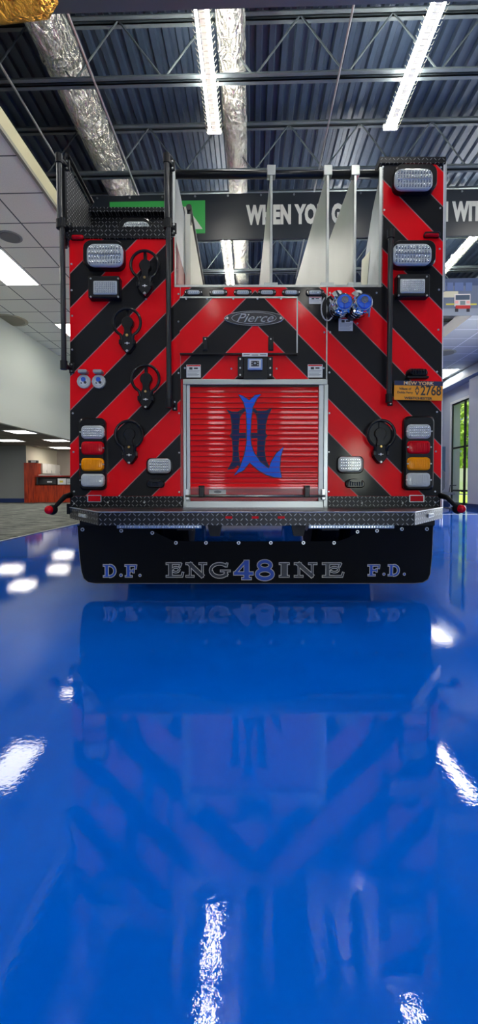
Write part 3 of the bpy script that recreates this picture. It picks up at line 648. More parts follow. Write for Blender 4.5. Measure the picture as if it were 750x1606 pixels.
# left stairs/grab rails
def rail(u, v0, v1, r=.017, proud=.07, brackets=None, lw=1):
    x = LX(u, proud); z0, z1 = LZ(v0, proud), LZ(v1, proud)
    bm = B(); tube(bm, [(x, -proud, z0), (x, -proud, z1)], r, 14); o = sharp(link('grab_rail', bm, mat('rail_black', (.02, .023, .028), .3, .4, coat=.4), T))
    for zc, sgn in ((z0, -1), (z1, 1)):
        bm = B(); tube(bm, [(x, -proud, zc+sgn*.0), (x, -proud, zc+sgn*.055)], r*1.35, 14)
        tube(bm, [(x, -proud, zc+sgn*.03), (x+.02, 0, zc+sgn*.03)], r*.9, 10)
        sharp(link('end_socket', bm, blackm, o))
        bm = B(); box(bm, x+.012, x+.045, -.012, 0, zc+sgn*.03-.035, zc+sgn*.03+.035); bevelled(bm, .004); link('mount_plate', bm, blackm, o)
        for s in (-1, 1):
            bm = B(); tube(bm, [(x+.029, -.018, zc+sgn*.03+s*.022), (x+.029, -.01, zc+sgn*.03+s*.022)], .006, 8); link('mount_bolt', bm, steel, o)
    return o
rail(99, 345, 256); rail(102.5, 566, 357); rail(264, 345, 256); rail(266, 626, 357); rail(609, 618, 374)
xx = xs_-.01
bm = B(); tube(bm, [(xx+.03, .02, zside+.03), (xx+.03, d5-.03, zside+.03)], .016, 10); tube(bm, [(xx+.03, .02, zside+.03), (xx, .02, zside-.02)], .013, 8); tube(bm, [(xx+.03, d5-.03, zside+.03), (xx, d5-.03, zside-.02)], .013, 8); link('step_rail', bm, black, T)
bxo('corner_post', black, T, LX(263), LX(274), .0, .04, LZ(374), LZ(248), .004)

# ---- lights
def led_lens(name, u0, v0, u1, v1, p0, p1, nx, nz, parent, rpx=7):
    a = S(u0, v0, p1); b = S(u1, v1, p1); poly = rr(a[0], a[1], b[0], b[1], rpx*3/F)
    bm = B(); layered(bm, poly, [(-p0, 0), (-p1+.010, 0), (-p1+.004, .004), (-p1, .010)]); o = link(name, bm, clearl, parent)
    x0, x1 = a[0]+.014, b[0]-.014; z0, z1 = b[1]+.013, a[1]-.013
    bm = B(); dx = (x1-x0)/nx; dz = (z1-z0)/nz; dark = B()
    for i in range(nx):
        for j in range(nz):
            cx, cz = x0+(i+.5)*dx, z0+(j+.5)*dz
            layered(bm, disc(cx, cz, dx*.40, 8, dz*.40), [(-p1+.001, 0), (-p1-.003, dx*.12), (-p1-.0035, dx*.28)])
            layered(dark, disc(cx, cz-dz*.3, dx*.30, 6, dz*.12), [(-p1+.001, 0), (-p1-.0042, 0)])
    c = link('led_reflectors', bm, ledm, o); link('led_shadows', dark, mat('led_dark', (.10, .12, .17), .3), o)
    return o
def warning_light(u0, v0, u1, v1, parent=T):
    bm = B(); layered(bm, prr(u0-3, v0-1, u1+3, v1+6, 12, .03), [(0, 0), (-.055, 0), (-.068, .008)]); w_ = sharp(link('warning_light', bm, black, parent))
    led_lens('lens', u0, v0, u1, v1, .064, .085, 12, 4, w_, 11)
    bm = B(); a = S(u0+3, (v0+v1)/2-1, .087); b = S(u1-3, (v0+v1)/2+1, .087); box(bm, a[0], b[0], -.092, -.08, b[1], a[1]); link('lens_ridge', bm, ledm, w_)
    return w_
warning_light(135, 381, 193, 417); warning_light(620, 263, 680, 297); warning_light(617, 381, 678, 415)
o = warning_light(190, 346, 237, 372); o.location = (-.058, .25, .145)      # stands in the tray, half behind its sill
def scene_light(u0, v0, u1, v1):
    bm = B(); layered(bm, prr(u0, v0, u1, v1, 3, .04), [(0, 0), (-.05, 0), (-.06, .006)]); w_ = link('scene_light', bm, blackm, T)
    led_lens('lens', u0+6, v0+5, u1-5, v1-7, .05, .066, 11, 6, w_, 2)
    for u in (u0+3.5, u1-3.5):
        for v in (v0+3, v1-3.5):
            c = S(u, v, .06); bm = B(); tube(bm, [(c[0], -.064, c[1]), (c[0], -.055, c[1])], .006, 8); link('bezel_screw', bm, steel, w_)
scene_light(139, 434, 189, 469); scene_light(622, 431, 673, 467)
def pill(name, u0, v0, u1, v1, p0, p1, m, parent, r=6):
    bm = B(); layered(bm, prr(u0, v0, u1, v1, r, p1), [(-p0, 0), (-p1+.010, 0), (-p1+.003, .004), (-p1, .012)]); return sharp(link(name, bm, m, parent), 60)
def cluster(u0, v0, u1, v1, ls):
    bm = B(); layered(bm, prr(u0, v0, u1, v1, 8, .02), [(0, 0), (-.03, 0), (-.045, .012)]); c = sharp(link('tail_light_cluster', bm, black, T))
    for k, (m, (a, b, c_, d_)) in enumerate(zip((None, redl, amberl, clearl), ls)):
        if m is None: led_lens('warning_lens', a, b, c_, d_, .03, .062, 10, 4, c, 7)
        else:
            o = pill({redl: 'brake_lens', amberl: 'turn_lens', clearl: 'reverse_lens'}[m], a, b, c_, d_, .03, .062, m, c)
            tag(o, {redl: 'red lens', amberl: 'amber lens', clearl: 'clear lens'}[m])
            bm = B()
            for i in range(9 if m is not clearl else 11):
                x0 = S(a+3+(c_-a-6)*(i+.5)/(9 if m is not clearl else 11), b, .062)[0]; zA = LZ(b+3.5, .062); zB = LZ(d_-3.5, .062); tube(bm, [(x0, -.062, zB), (x0, -.062, zA)], .0016, 5)
            link('lens_flutes', bm, m, o)
        for s in (a-.3, c_+.3):
            q = S(s, (b+d_)/2, .055); bm = B(); tube(bm, [(q[0], -.06, q[1]), (q[0], -.045, q[1])], .005, 8); link('lens_screw', bm, steel, c)
        bm = B(); q0 = S(a+1, b-2.6, .05); q1 = S(c_-1, b-.9, .05); box(bm, q0[0], q1[0], -.05, -.04, q1[1], q0[1]); link('bezel_rib', bm, blackm, c)
cluster(124, 656, 167, 769, [(126, 667, 163, 688), (126.5, 692, 162, 713), (126.5, 718, 162, 738.5), (126, 743, 163, 763.5)])
cluster(633, 653, 679, 769, [(639, 665, 677, 688), (640, 691, 676, 711.5), (640, 717, 676, 737.5), (638.5, 741.5, 676, 764)])
for u0, v0, u1, v1 in ((231, 719, 268, 742), (531, 716, 569, 740)):
    bm = B(); layered(bm, prr(u0-1.5, v0-1, u1+1.5, v1+2.5, 8, .02), [(0, 0), (-.02, 0), (-.028, .006)]); w_ = sharp(link('rear_work_light', bm, black, T))
    led_lens('lens', u0, v0, u1, v1, .02, .04, 9, 4, w_, 7)
for u0, v0, u1, v1 in ((230, 751, 258, 765), (542, 751, 572, 765)):
    bm = B(); layered(bm, prr(u0, v0+2, u1, v1, 5, .02), [(0, 0), (-.02, 0), (-.028, .006)]); w_ = link('step_lamp', bm, black, T)
    bm = B()
    for k in range(7):
        x = LX(u0+4+(u1-u0-8)*k/6, .03); tube(bm, [(x, -.03, LZ(v1-3, .03)), (x, -.034, LZ(v0+4, .03))], .0035, 6)
    link('lens_ribs', bm, mat('smoked_lens', (.03, .035, .04), .1, coat=.8), w_)
    bm = B(); q = S((u0+u1)/2, v0, .03); layered(bm, disc(q[0], q[1]-.012, .045, 20, .014), [(-.0, 0), (-.05, .004)]); link('hood', bm, black, w_)
# row of six marker lamps
for u in (303.6, 342.4, 381, 419, 457, 494.5):
    bm = B(); layered(bm, prr(u-14.5, 453.3, u+14.5, 463, 4.8, .015), [(0, 0), (-.012, 0), (-.016, .004)]); w_ = link('marker_lamp', bm, black, T)
    bm = B(); layered(bm, prr(u-10, 455, u+10, 461.5, 3.2, .02), [(-.012, 0), (-.022, .002), (-.024, .006)]); link('lens', bm, clearl, w_)
    bm = B()
    for k in range(6):
        q = S(u-7.5+3*k, 458.2, .024); layered(bm, disc(q[0], q[1], .0045, 8), [(-.022, 0), (-.026, .001)])
    link('led_reflectors', bm, mat('led_blue', (.25, .35, .5), .2, .3), w_)
    for s in (-12.5, 12.5):
        q = S(u+s, 458, .018); bm = B(); tube(bm, [(q[0], -.02, q[1]), (q[0], -.01, q[1])], .004, 8); link('lamp_screw', bm, steel, w_)
# small red markers
for u0, v0, u1, v1 in ((111, 367, 130, 373.5), (668, 364.5, 690, 370)):
    bm = B(); layered(bm, prr(u0-2, v0-1.5, u1+1, v1+1.5, 3, .02), [(0, 0), (-.02, 0), (-.024, .004)]); w_ = link('side_marker', bm, black, T)
    pill('lens', u0, v0, u1, v1, .02, .034, redl, w_, 2.5)
for u0, v0, u1, v1 in ((138, 777.5, 157.5, 786.5), (644, 777.5, 664.5, 786.5)):
    bm = B(); layered(bm, prr(u0-1.5, v0-1, u1+1.5, v1+1, 1, .008), [(-.003, 0), (-.008, 0)]); w_ = link('reflector', bm, steel, T)
    bm = B(); layered(bm, prr(u0, v0, u1, v1, .6, .012), [(-.008, 0), (-.012, .001)]); link('lens', bm, redl, w_)

# ---- ring shaped equipment brackets
def ring_bracket(uc, vc, filled=0, name='equipment_bracket'):
    k = 3/F
    c = S(uc, vc, .03); cx, cz = c
    bm = B(); pts = []
    for i in range(33):
        a = math.radians(-62+304*i/32); pts.append((cx+21*k*math.cos(a), -.045, cz+21*k*math.sin(a)))
    pts = [(cx+8*k, -.035, cz-27*k)]+pts+[(cx-8*k, -.035, cz-27*k)]
    tube(bm, pts, .0095, 10); r = sharp(link(name, bm, black, T))
    # keyhole shaped pad
    poly = []
    for i in range(21):
        a = math.radians(-50+280*i/20); poly.append((cx+9.2*k*math.cos(a), cz+1*k+9.2*k*math.sin(a)))
    poly += [(cx-5*k, cz-11*k), (cx-6.5*k, cz-18*k), (cx+6.5*k, cz-18*k), (cx+5*k, cz-11*k)]
    bm = B(); layered(bm, poly, [(0, 0), (-.03, 0), (-.035, .004)])
    box(bm, cx-2.2*k, cx+2.2*k, -.03, -.0, cz+8*k, cz+21*k)
    if filled:
        layered(bm, disc(cx, cz, 19*k, 28), [(0, 0), (-.018, 0)])
    link('pad', bm, black, r)
    poly = [(cx-7*k, cz-16*k), (cx+7*k, cz-16*k), (cx+9*k, cz-22*k), (cx+11.5*k, cz-28*k), (cx+11.5*k, cz-34*k), (cx+8*k, cz-39*k), (cx+3*k, cz-45*k), (cx-3*k, cz-45*k), (cx-8*k, cz-39*k), (cx-11.5*k, cz-34*k), (cx-11.5*k, cz-28*k), (cx-9*k, cz-22*k)]
    bm = B(); layered(bm, poly, [(0, 0), (-.03, .0), (-.042, .006)]); link('base', bm, blackm, r)
    for s_ in (-10.3, 10.3): bxo('pivot_lug', black, r, cx+(s_-2)*k, cx+(s_+2)*k, -.055, -.02, cz-33*k, cz-26*k, .003)
    for dz, m in ((-19.2, goldm), (-43, steel)):
        bm = B(); layered(bm, disc(cx, cz+dz*k, 2.1*k, 14), [(-.03, 0), (-.05, 0), (-.052, .002)]); layered(bm, disc(cx, cz+dz*k, .8*k, 8), [(-.05, 0), (-.054, 0)]); link('screw', bm, m, r)
    bm = B(); box(bm, cx-3.8*k, cx+3.8*k, -.0445, -.04, cz-31.6*k, cz-30.7*k); box(bm, cx-.8*k, cx+.8*k, -.0445, -.04, cz-33*k, cz-29.4*k); layered(bm, disc(cx, cz-31.1*k, 1.8*k, 12, 1.2*k), [(-.04, 0), (-.045, 0)]); link('emblem', bm, whitep, r)
    return r
ring_bracket(227.5, 417); ring_bracket(200, 507); ring_bracket(229, 595); ring_bracket(203, 682, 1); ring_bracket(597, 681, 1)
# ---- round charging sockets
for uc in (131, 154.5):
    c = S(uc, 598, .015); bm = B(); layered(bm, disc(c[0], c[1], .046, 12), [(0, 0), (-.012, 0), (-.016, .004)]); r = sharp(link('power_inlet', bm, mat('inlet_grey', (.55, .57, .54), .5), T))
    bm = B(); layered(bm, disc(c[0], c[1]-.002, .028, 16), [(-.014, 0), (-.018, .001)]); link('inlet_face', bm, labelw, r)
    bm = B(); layered(bm, disc(c[0], c[1]+.012, .016, 14), [(-.016, 0), (-.021, 0)]); link('blue_button', bm, letblue, r)
    bm = B(); layered(bm, disc(c[0]+.012, c[1]-.008, .009, 12), [(-.016, 0), (-.023, 0)]); layered(bm, disc(c[0]-.014, c[1]-.012, .005, 8), [(-.016, 0), (-.022, 0)]); link('plug_holes', bm, ink, r)
    a = S(uc, 583.5, .02); bm = B(); layered(bm, rr(a[0]-.030, a[1]-.012, a[0]+.030, a[1]+.012, .01), [(0, 0), (-.045, 0), (-.05, .004)]); link('hinged_lid', bm, mat('lid_grey', (.42, .45, .45), .35, .4), r)

# ---- centre: drop down door with badge
doorp = .025
bm = B(); layered(bm, [S(u, v, doorp) for u, v in ((282, 467), (466.5, 467), (466.5, 555), (282, 555))], [(0, 0), (-doorp, 0)]); dd = link('drop_door', bm, chev, T)
slab('top_hinge', alu, 282, 464.8, 467, 467.4, 0, .03, parent=dd); slab('bottom_lip', black, 282, 553.4, 467, 555.5, 0, .032, parent=dd)
slab('side_lip', alud, 465.6, 467, 467, 554, 0, .028, parent=dd)
for u in (322, 425):
    o = slab('latch', black, u-4, 528, u+4, 549.5, doorp, .036, .003, parent=dd)
    slab('latch_pad', blackm, u-2.8, 536, u+2.8, 548, .034, .040, .002, parent=o); slab('latch_screw', steel, u-1, 530.5, u+1, 532.5, .034, .039, .001, parent=o)
c = S(398.5, 499.5, .03); k = 3/F
bm = B(); layered(bm, disc(c[0], c[1], 46*k, 40, 11.8*k), [(-doorp, 0), (-.032, 0), (-.035, .003)]); bg = sharp(link('badge', bm, chrome, dd))
bm = B(); layered(bm, disc(c[0], c[1], 44.3*k, 40, 10.4*k), [(-.03, 0), (-.037, 0)]); link('badge_field', bm, ink, bg)
bm = B(); ribbon(bm, [(c[0]+34*k*math.cos(a*PI/18), c[1]+8.6*k*math.sin(a*PI/18)) for a in range(37)], .0028, -.037, .0012); link('badge_ring', bm, chrome, bg)
t = text_mesh('badge_script', 'Pierce', .078, chrome, bg, (c[0]+.0, -.0385, c[1]-.002), .0002, .0012, sx=1.22, shear=.45)
for s in (-1, 1):
    bm = B(); tube(bm, [(c[0]+s*41*k, -.042, c[1]), (c[0]+s*41*k, -.03, c[1])], .008, 10); link('badge_screw', bm, steel, bg)
# camera recess
cb = slab('camera_housing', black, 382, 560, 420, 594, 0, .05, .003)
slab('side_bracket', blackm, 373, 559, 381.5, 592, 0, .045, .002, parent=cb); slab('side_bracket', blackm, 419.5, 559, 428, 592, 0, .045, .002, parent=cb)
for u in (376.8, 424):
    for v in (563, 577, 588): q = S(u, v, .047); bm = B(); tube(bm, [(q[0], -.05, q[1]), (q[0], -.04, q[1])], .006, 8); link('bracket_bolt', bm, steel, cb)
cm_ = slab('camera_bezel', mat('bezel_blue', (.22, .33, .60), .3, .3), 388.5, 562, 412, 580, .05, .075, .006, parent=cb)
slab('camera_face', mat('camera_white', (.68, .72, .75), .4), 391, 564, 409.5, 577, .075, .08, .002, parent=cm_); slab('camera_window', ink, 394, 566, 406.5, 574.5, .08, .083, parent=cm_)
q = S(400, 570, .084); bm = B(); layered(bm, disc(q[0], q[1], .009, 14), [(-.082, 0), (-.09, .002)]); link('camera_lens', bm, chrome, cm_)
for du in (-4.6, 4.6):
    for dv in (-2, 2): q = S(400+du, 570+dv, .084); bm = B(); layered(bm, disc(q[0], q[1], .003, 8), [(-.082, 0), (-.085, 0)]); link('infrared_led', bm, labelw, cm_)
lb_ = slab('top_label', labelw, 380, 553.6, 420, 559, .03, .054, parent=cb)
for i in range(3): slab('label_print', ink, 382+i*13, 555.6+.6*(i % 2), 392+i*13, 556.8+.6*(i % 2), .053, .0548, parent=lb_)
# warning labels
def label(u0, v0, u1, v1, hdr=True, rows_=5, p=.001, pict=True):
    o = slab('warning_label', labelw, u0, v0, u1, v1, 0, p+.001)
    if hdr: slab('label_header', redp, u0+.6, v0+.5, u1-.6, v0+(v1-v0)*.12, p, p+.002, parent=o)
    if pict: slab('label_pictogram', ink, u0+(u1-u0)*.2, v0+(v1-v0)*.2, u0+(u1-u0)*.42, v0+(v1-v0)*.38, p, p+.002, parent=o); slab('label_pictogram', ink, u0+(u1-u0)*.52, v0+(v1-v0)*.22, u0+(u1-u0)*.8, v0+(v1-v0)*.34, p, p+.002, parent=o)
    bm = B()
    for i in range(rows_):
        v = v0+(v1-v0)*(.48+.48*i/rows_); a = S(u0+1.5, v, p); b = S(u1-1.5-(i*37 % 5), v+.55, p); box(bm, a[0], b[0], -p-.002, -p, b[1], a[1])
    link('label_print', bm, mat('print_grey', (.22, .23, .25), .5), o)
label(292.5, 572, 315, 592); label(483, 571.5, 506, 592); label(485, 465, 504.5, 476.5, rows_=2); label(531.5, 497.5, 553.5, 519)
# ---- hose outlets
for i, (uc, vc) in enumerate(((540, 474), (571, 474))):
    a = S(uc-13, vc-2, .02); b = S(uc, vc, .16)
    bm = B(); tube(bm, [(a[0], 0, a[1]), (a[0]+(b[0]-a[0])*.3, -.04, a[1]), (a[0]+(b[0]-a[0])*.75, -.11, b[1]), (b[0], -.15, b[1])], [.062, .058, .056, .052], 22); r = sharp(link('hose_outlet', bm, chrome, T), 50)
    bm = B()
    for j, yy in enumerate((.06, .085, .11)):
        f = yy/.15; x_ = a[0]+(b[0]-a[0])*f; tube(bm, [(x_, -yy, b[1]), (x_, -yy-.012, b[1])], .066-.002*j, 14)
    for j in range(8):
        an = 2*PI*j/8; x_ = a[0]+(b[0]-a[0])*.8; tube(bm, [(x_+.055*math.cos(an), -.12, b[1]+.055*math.sin(an)), (x_+.068*math.cos(an), -.12, b[1]+.068*math.sin(an))], .010, 6)
    layered(bm, disc(b[0], b[1], .055, 20), [(-.14, 0), (-.166, 0), (-.169, .004)])
    link('chrome_collar', bm, chrome, r)
    bm = B(); layered(bm, disc(b[0], b[1], .047, 16), [(-.145, 0), (-.170, 0), (-.175, .006)]); cp = sharp(link('cap', bm, bluecap, r), 40)
    bm = B(); layered(bm, disc(b[0], b[1]+.008, .026, 14), [(-.172, 0), (-.182, .004)]); layered(bm, disc(b[0], b[1]+.008, .014, 10), [(-.176, 0), (-.186, .003)]); link('cap_boss', bm, chrome, cp)
    bm = B(); box(bm, b[0]-.004, b[0]+.004, -.180, -.17, b[1]-.040, b[1]+.01); box(bm, b[0]-.036, b[0]+.036, -.180, -.17, b[1]-.003, b[1]+.004); link('cap_lug', bm, mat('cap_shade', (.02, .07, .4), .3), cp)
    lo = S(uc-17, 491, .04); bm = B(); layered(bm, disc(lo[0], lo[1], .038, 18), [(0, 0), (-.05, 0), (-.056, .006)]); o = link('drain_body', bm, black, r)
    bm = B(); layered(bm, disc(lo[0], lo[1]-.004, .026, 16, .016), [(-.05, 0), (-.062, .003)]); link('drain_cap', bm, bluecap, o)
pts = [(S(518+10*math.cos(t)-4, 484+19*math.sin(t), .05)) for t in [PI*1.35-i*PI*1.25/14 for i in range(15)]]
bm = B(); tube(bm, [(q[0], -.05, q[1]) for q in pts], .0045, 8); link('cap_strap', bm, mat('strap_grey', (.5, .52, .52), .4), T, True)
bm = B(); q = S(577, 484, .1); tube(bm, [(q[0], -.15, q[1]), (q[0]+.002, -.12, q[1]-.06)], .006, 8); link('cap_chain', bm, steel, T)

# ---- roll up door
drx = [LX(287), LX(514)]; 
fra = slab('roller_door_frame', alu, 287, 594.5, 514, 603, 0, .035, .003)
slab('frame_jamb', alu, 287, 603, 292.5, 795, 0, .03, .003, parent=fra); slab('frame_jamb', alud, 292.5, 603, 298.5, 790, 0, .018, .002, parent=fra)
slab('frame_jamb', alu, 508.5, 603, 514, 795, 0, .03, .003, parent=fra); slab('frame_jamb', alud, 500.5, 603, 508.5, 790, 0, .018, .002, parent=fra)
slab('frame_head', black, 298.5, 603, 500.5, 606.5, 0, .012, parent=fra); slab('frame_sill', alu, 287, 786, 514, 797, -.02, .02, .002, parent=fra)
n_sl = 19; vA, vB = 606.5, 766.0
bm = B(); z1, z0 = LZ(vA), LZ(vB); x0, x1 = LX(298.5), LX(500.5); st = (z1-z0)/n_sl
for i in range(n_sl):
    zb_ = z0+i*st; pr = [(0.012, zb_), (-.002, zb_+.002), (-.0026, zb_+st*.25), (-.0030, zb_+st*.5), (-.0026, zb_+st*.75), (-.002, zb_+st-.003), (.012, zb_+st-.001)]
    a = [bm.verts.new((x0, y, z)) for y, z in pr]; b_ = [bm.verts.new((x1, y, z)) for y, z in pr]
    for k_ in range(len(pr)-1): bm.faces.new((a[k_], a[k_+1], b_[k_+1], b_[k_]))
rd_ = link('roller_door', bm, mat('door_red', (.92, .0, .004), .3, spec=.08, coat=.35), T)
bm = B()
for i in range(n_sl+1): box(bm, x0, x1, -.0008, .012, z0+i*st-.0022, z0+i*st+.0010)
link('slat_joint', bm, mat('joint_dark', (.25, .0, .01), .4), rd_)
slab('bottom_rail', mat('door_red_dark', (.5, .004, .012), .25, coat=.5), 298.5, 766, 500.5, 783, 0, .008, parent=rd_)
slab('bottom_rail_lip', redp, 300, 763.5, 499, 766.5, 0, .03, parent=rd_)
bm = B(); tube(bm, [(LX(291, .05), -.05, LZ(778, .05)), (LX(510, .05), -.05, LZ(778, .05))], .0095, 10); lift = link('lift_bar', bm, alu, T, True)
for u in (293.5, 508): slab('bar_end', steel, u-3, 767, u+3, 784, .02, .055, .003, parent=lift)
for u in (316, 482): slab('bar_clip', black, u-4, 764, u+4, 780, .01, .066, .004, parent=lift); slab('bar_clip_cap', blackm, u-4.5, 761.5, u+4.5, 765, .01, .05, .003, parent=lift)
st_ = slab('maker_sticker', labelw, 328, 767.8, 354.5, 775.2, .008, .012, parent=rd_); q = S(341.5, 771.5, .013); bm = B(); layered(bm, disc(q[0], q[1], .026, 18, .009), [(-.012, 0), (-.0135, 0)]); link('sticker_emblem', bm, mat('print_grey', (.2, .2, .2), .5), st_)
# logo on the slats
def Q(x, z): return S(280+x/3.125, 560+z/3.125, .009)
def logo(name, polys, m, y, out=.005):
    bm = B(); ob = B()
    for po in polys:
        pts = [Vector(Q(*q)) for q in po]
        vs = [bm.verts.new((q.x, -y, q.y)) for q in pts]; f = bm.faces.new(vs); 
        ribbon(ob, [tuple(q) for q in pts]+[tuple(pts[0])], out, -y+.0006, .0008)
    bm.normal_update(); bmesh.ops.triangulate(bm, faces=bm.faces[:], ngon_method='EAR_CLIP'); o = link(name, bm, m, rd_); link('letter_outline', ob, ink, o); return o
def sm(pts, n_=2):
    for _ in range(n_):
        out = []
        for i in range(len(pts)):
            a, b = Vector(pts[i]), Vector(pts[(i+1) % len(pts)])
            if (b-a).length < 14: out.append(tuple(a)); continue
            out += [tuple(a*.85+b*.15), tuple(a*.15+b*.85)]
        pts = out
    return pts
Hl = [(237, 257), (262, 268), (290, 268), (318, 252), (302, 285), (297, 340), (297, 372), (330, 372), (330, 397), (297, 397), (293, 450), (298, 500), (308, 545), (290, 530), (275, 545), (240, 552), (265, 510), (268, 460), (263, 400), (252, 385), (261, 372), (262, 330), (256, 285)]
Hr = [(459, 248), (438, 290), (428, 330), (426, 372), (436, 385), (427, 398), (422, 450), (428, 500), (447, 543), (425, 532), (412, 520), (396, 530), (384, 500), (387, 450), (388, 397), (357, 397), (357, 372), (388, 372), (388, 320), (383, 285), (368, 262), (405, 264), (432, 262)]
Ar = [(300, 268), (318, 252), (345, 248), (372, 250), (388, 268), (388, 300), (380, 275), (360, 262), (330, 262), (312, 275), (300, 300)]
Ll = [(293, 183), (318, 190), (347, 211), (375, 186), (407, 180), (385, 205), (366, 245), (358, 300), (354, 380), (358, 430), (373, 470), (402, 512), (443, 545), (455, 510), (480, 470), (517, 438), (502, 490), (498, 545), (508, 593), (470, 590), (430, 578), (390, 555), (349, 518), (320, 555), (272, 580), (300, 540), (322, 480), (333, 420), (334, 340), (331, 270), (318, 220)]
logo('door_letter', [Ar, Hl, Hr], navy, .0040); o = logo('door_letter', [Ll], lblue, .0050); tag(o, 'bright blue letter L')
bm = B()
for i in range(n_sl+1):
    z_ = z0+i*st
    if Q(0, 600)[1] < z_ < Q(0, 175)[1]: box(bm, x0+.002, x1-.002, -.0062, -.0, z_-.0012, z_+.0006)
link('slat_gap', bm, mat('gap_red', (.42, .01, .03), .4, spec=.1), rd_)
# ---- licence plate
pa = S(618, 598, .04); pb_ = S(693.5, 628, .04); px, pz = (pa[0]+pb_[0])/2, (pa[1]+pb_[1])/2; pw, ph = (pb_[0]-pa[0]), (pa[1]-pb_[1])
lp = bxo('licence_plate', mat('plate_gold', (.93, .36, .01), .35), T, -pw/2, pw/2, -.002, .002, -ph/2, ph/2); lp.location = (px, -.045, pz); lp.rotation_euler = (0, math.radians(1.2), 0)
bxo('plate_header', mat('plate_navy', (.01, .02, .08), .4), lp, -pw/2, pw/2, -.003, .0, ph/2-.030, ph/2)
bm = B(); t_ = .0035
for q in ((-pw/2, pw/2, -ph/2, -ph/2+t_), (-pw/2, pw/2, ph/2-t_, ph/2), (-pw/2, -pw/2+t_, -ph/2, ph/2), (pw/2-t_, pw/2, -ph/2, ph/2)): box(bm, q[0], q[1], -.005, .002, q[2], q[3])
link('plate_rim', bm, mat('rim_gold', (.75, .4, .08), .35), lp)
plw = mat('plate_letter_gold', (.85, .5, .2), .4)
text_mesh('plate_letters', 'NEW YORK', .030, plw, lp, (0, -.0040, ph/2-.016), .0008, .0004, sx=1.25)
text_mesh('plate_letters', 'AV', .001, ink, lp, (0, .0, 0), 0, .0002)
bpy.data.objects.remove(lp.children[-1])
kx = pw/76.0
text_mesh('plate_letters', 'Village of', .020, ink, lp, (-pw/2+17*kx, -.0032, .010), .0004, .0004, sx=1.05)
text_mesh('plate_letters', 'Dobbs Ferry', .020, ink, lp, (-pw/2+17*kx, -.0032, -.014), .0004, .0004, sx=1.0)
text_mesh('plate_letters', 'A', .040, ink, lp, (-pw/2+36*kx, -.0032, .014), .0008, .0004, sx=1.0)
text_mesh('plate_letters', 'V', .040, ink, lp, (-pw/2+36*kx, -.0032, -.018), .0008, .0004, sx=1.0)
text_mesh('plate_letters', '2768', .088, ink, lp, (-pw/2+57.5*kx, -.0032, -.002), .0014, .0004, sx=.78)
text_mesh('plate_letters', 'WESTCHESTER', .020, ink, lp, (0, -.0032, -ph/2+.012), .0008, .0004, sx=1.35)
for s in (-.25, .25):
    bm = B(); tube(bm, [(s*pw, -.009, ph/2-.014), (s*pw, -.002, ph/2-.014)], .007, 10); link('plate_screw', bm, steel, lp)
bl = bxo('plate_bracket', blackm, T, px-.1, px+.03, -.04, 0, pz-.04, pz+.04)
c = S(655, 585, .03); bm = B(); layered(bm, rr(c[0]-.068, c[1]-.030, c[0]+.068, c[1]+.030, .028), [(0, 0), (-.03, 0), (-.055, .012)]); pl = sharp(link('plate_lamp', bm, black, T))
bm = B()
for i in range(6): x = c[0]-.045+i*.018; tube(bm, [(x, -.05, c[1]+.018), (x, -.062, c[1]+.005), (x, -.055, c[1]-.012)], .005, 6)
link('lamp_ribs', bm, black, pl)
bxo('lamp_base', blackm, pl, c[0]-.07, c[0]+.07, -.045, 0, c[1]-.036, c[1]-.022, .003)
# ---- rivets
riv = None
RV = [(112, 414), (112, 455), (113, 495), (113, 548), (113, 585), (114, 648), (115, 709), (116, 771), (280, 585), (281, 648), (281, 710), (281, 772), (187, 778), (229, 469), (280, 461), (280, 504),
      (601, 261), (692, 262), (603, 329), (691, 326), (690, 390), (689, 454), (688, 517), (686, 583), (686, 646), (684, 708), (683, 771), (518, 459), (591, 459), (509, 521), (518, 521), (517, 584), (517, 648), (516, 709), (516, 771), (363, 578), (434, 578), (325, 468.5), (366, 468.5), (404, 468.5), (441, 468.5), (292, 468.5), (561, 507), (290, 577), (508, 577)]
for u, v in RV:
    q = S(u, v, .003 if v != 468.5 else .028); y = -.028 if v == 468.5 else 0
    if riv is None:
        bm = B(); layered(bm, disc(0, 0, .0065, 10), [(0, 0), (-.002, 0), (-.004, .003)]); riv = link('rivet', bm, steel, T); o = riv
    else: o = riv.copy(); COL.objects.link(o); o.parent = T
    o.location = (q[0], y, q[1])
for u, v in ((116, 790), (169, 788), (226, 788), (282, 789), (568, 789), (632, 789), (683, 788)):
    q = S(u, v, .006); o = riv.copy(); COL.objects.link(o); o.parent = T; o.location = (q[0], -.004, q[1])

# ---- tailboard
pf = D-2.465; zt_ = H-.152; 
bx0, bx1 = S(154, 803, pf)[0], S(651, 803, pf)[0]; ex0, ex1 = LX(110.5), LX(693)
def plan(bm, pts, z0, z1):
    a = [bm.verts.new((x, y, z0)) for x, y in pts]; b = [bm.verts.new((x, y, z1)) for x, y in pts]; n_ = len(pts)
    for k_ in range(n_): bm.faces.new((a[k_], a[(k_+1) % n_], b[(k_+1) % n_], b[k_]))
    bm.faces.new(a[::-1]); bm.faces.new(b)
out = [(ex0, 0), (ex0, -.02), (bx0, -pf), (bx1, -pf), (ex1, -.02), (ex1, 0)]
bm = B(); plan(bm, out, zt_-.073, zt_-.004); tbd = link('tailboard', bm, dpXZ, T)
bm = B(); plan(bm, [(x+(.004 if x < 0 else -.004), y+(.004 if y < 0 else 0)) for x, y in out], zt_-.004, zt_); link('tread_plate', bm, dpXY, tbd)
bm = B()
for a, b in zip(out[1:], out[2:4]): pass
for (a, b) in ((out[1], out[2]), (out[2], out[3]), (out[3], out[4])): tube(bm, [(a[0], a[1], zt_), (b[0], b[1], zt_)], .0035, 6)
link('nosing', bm, alud, tbd)
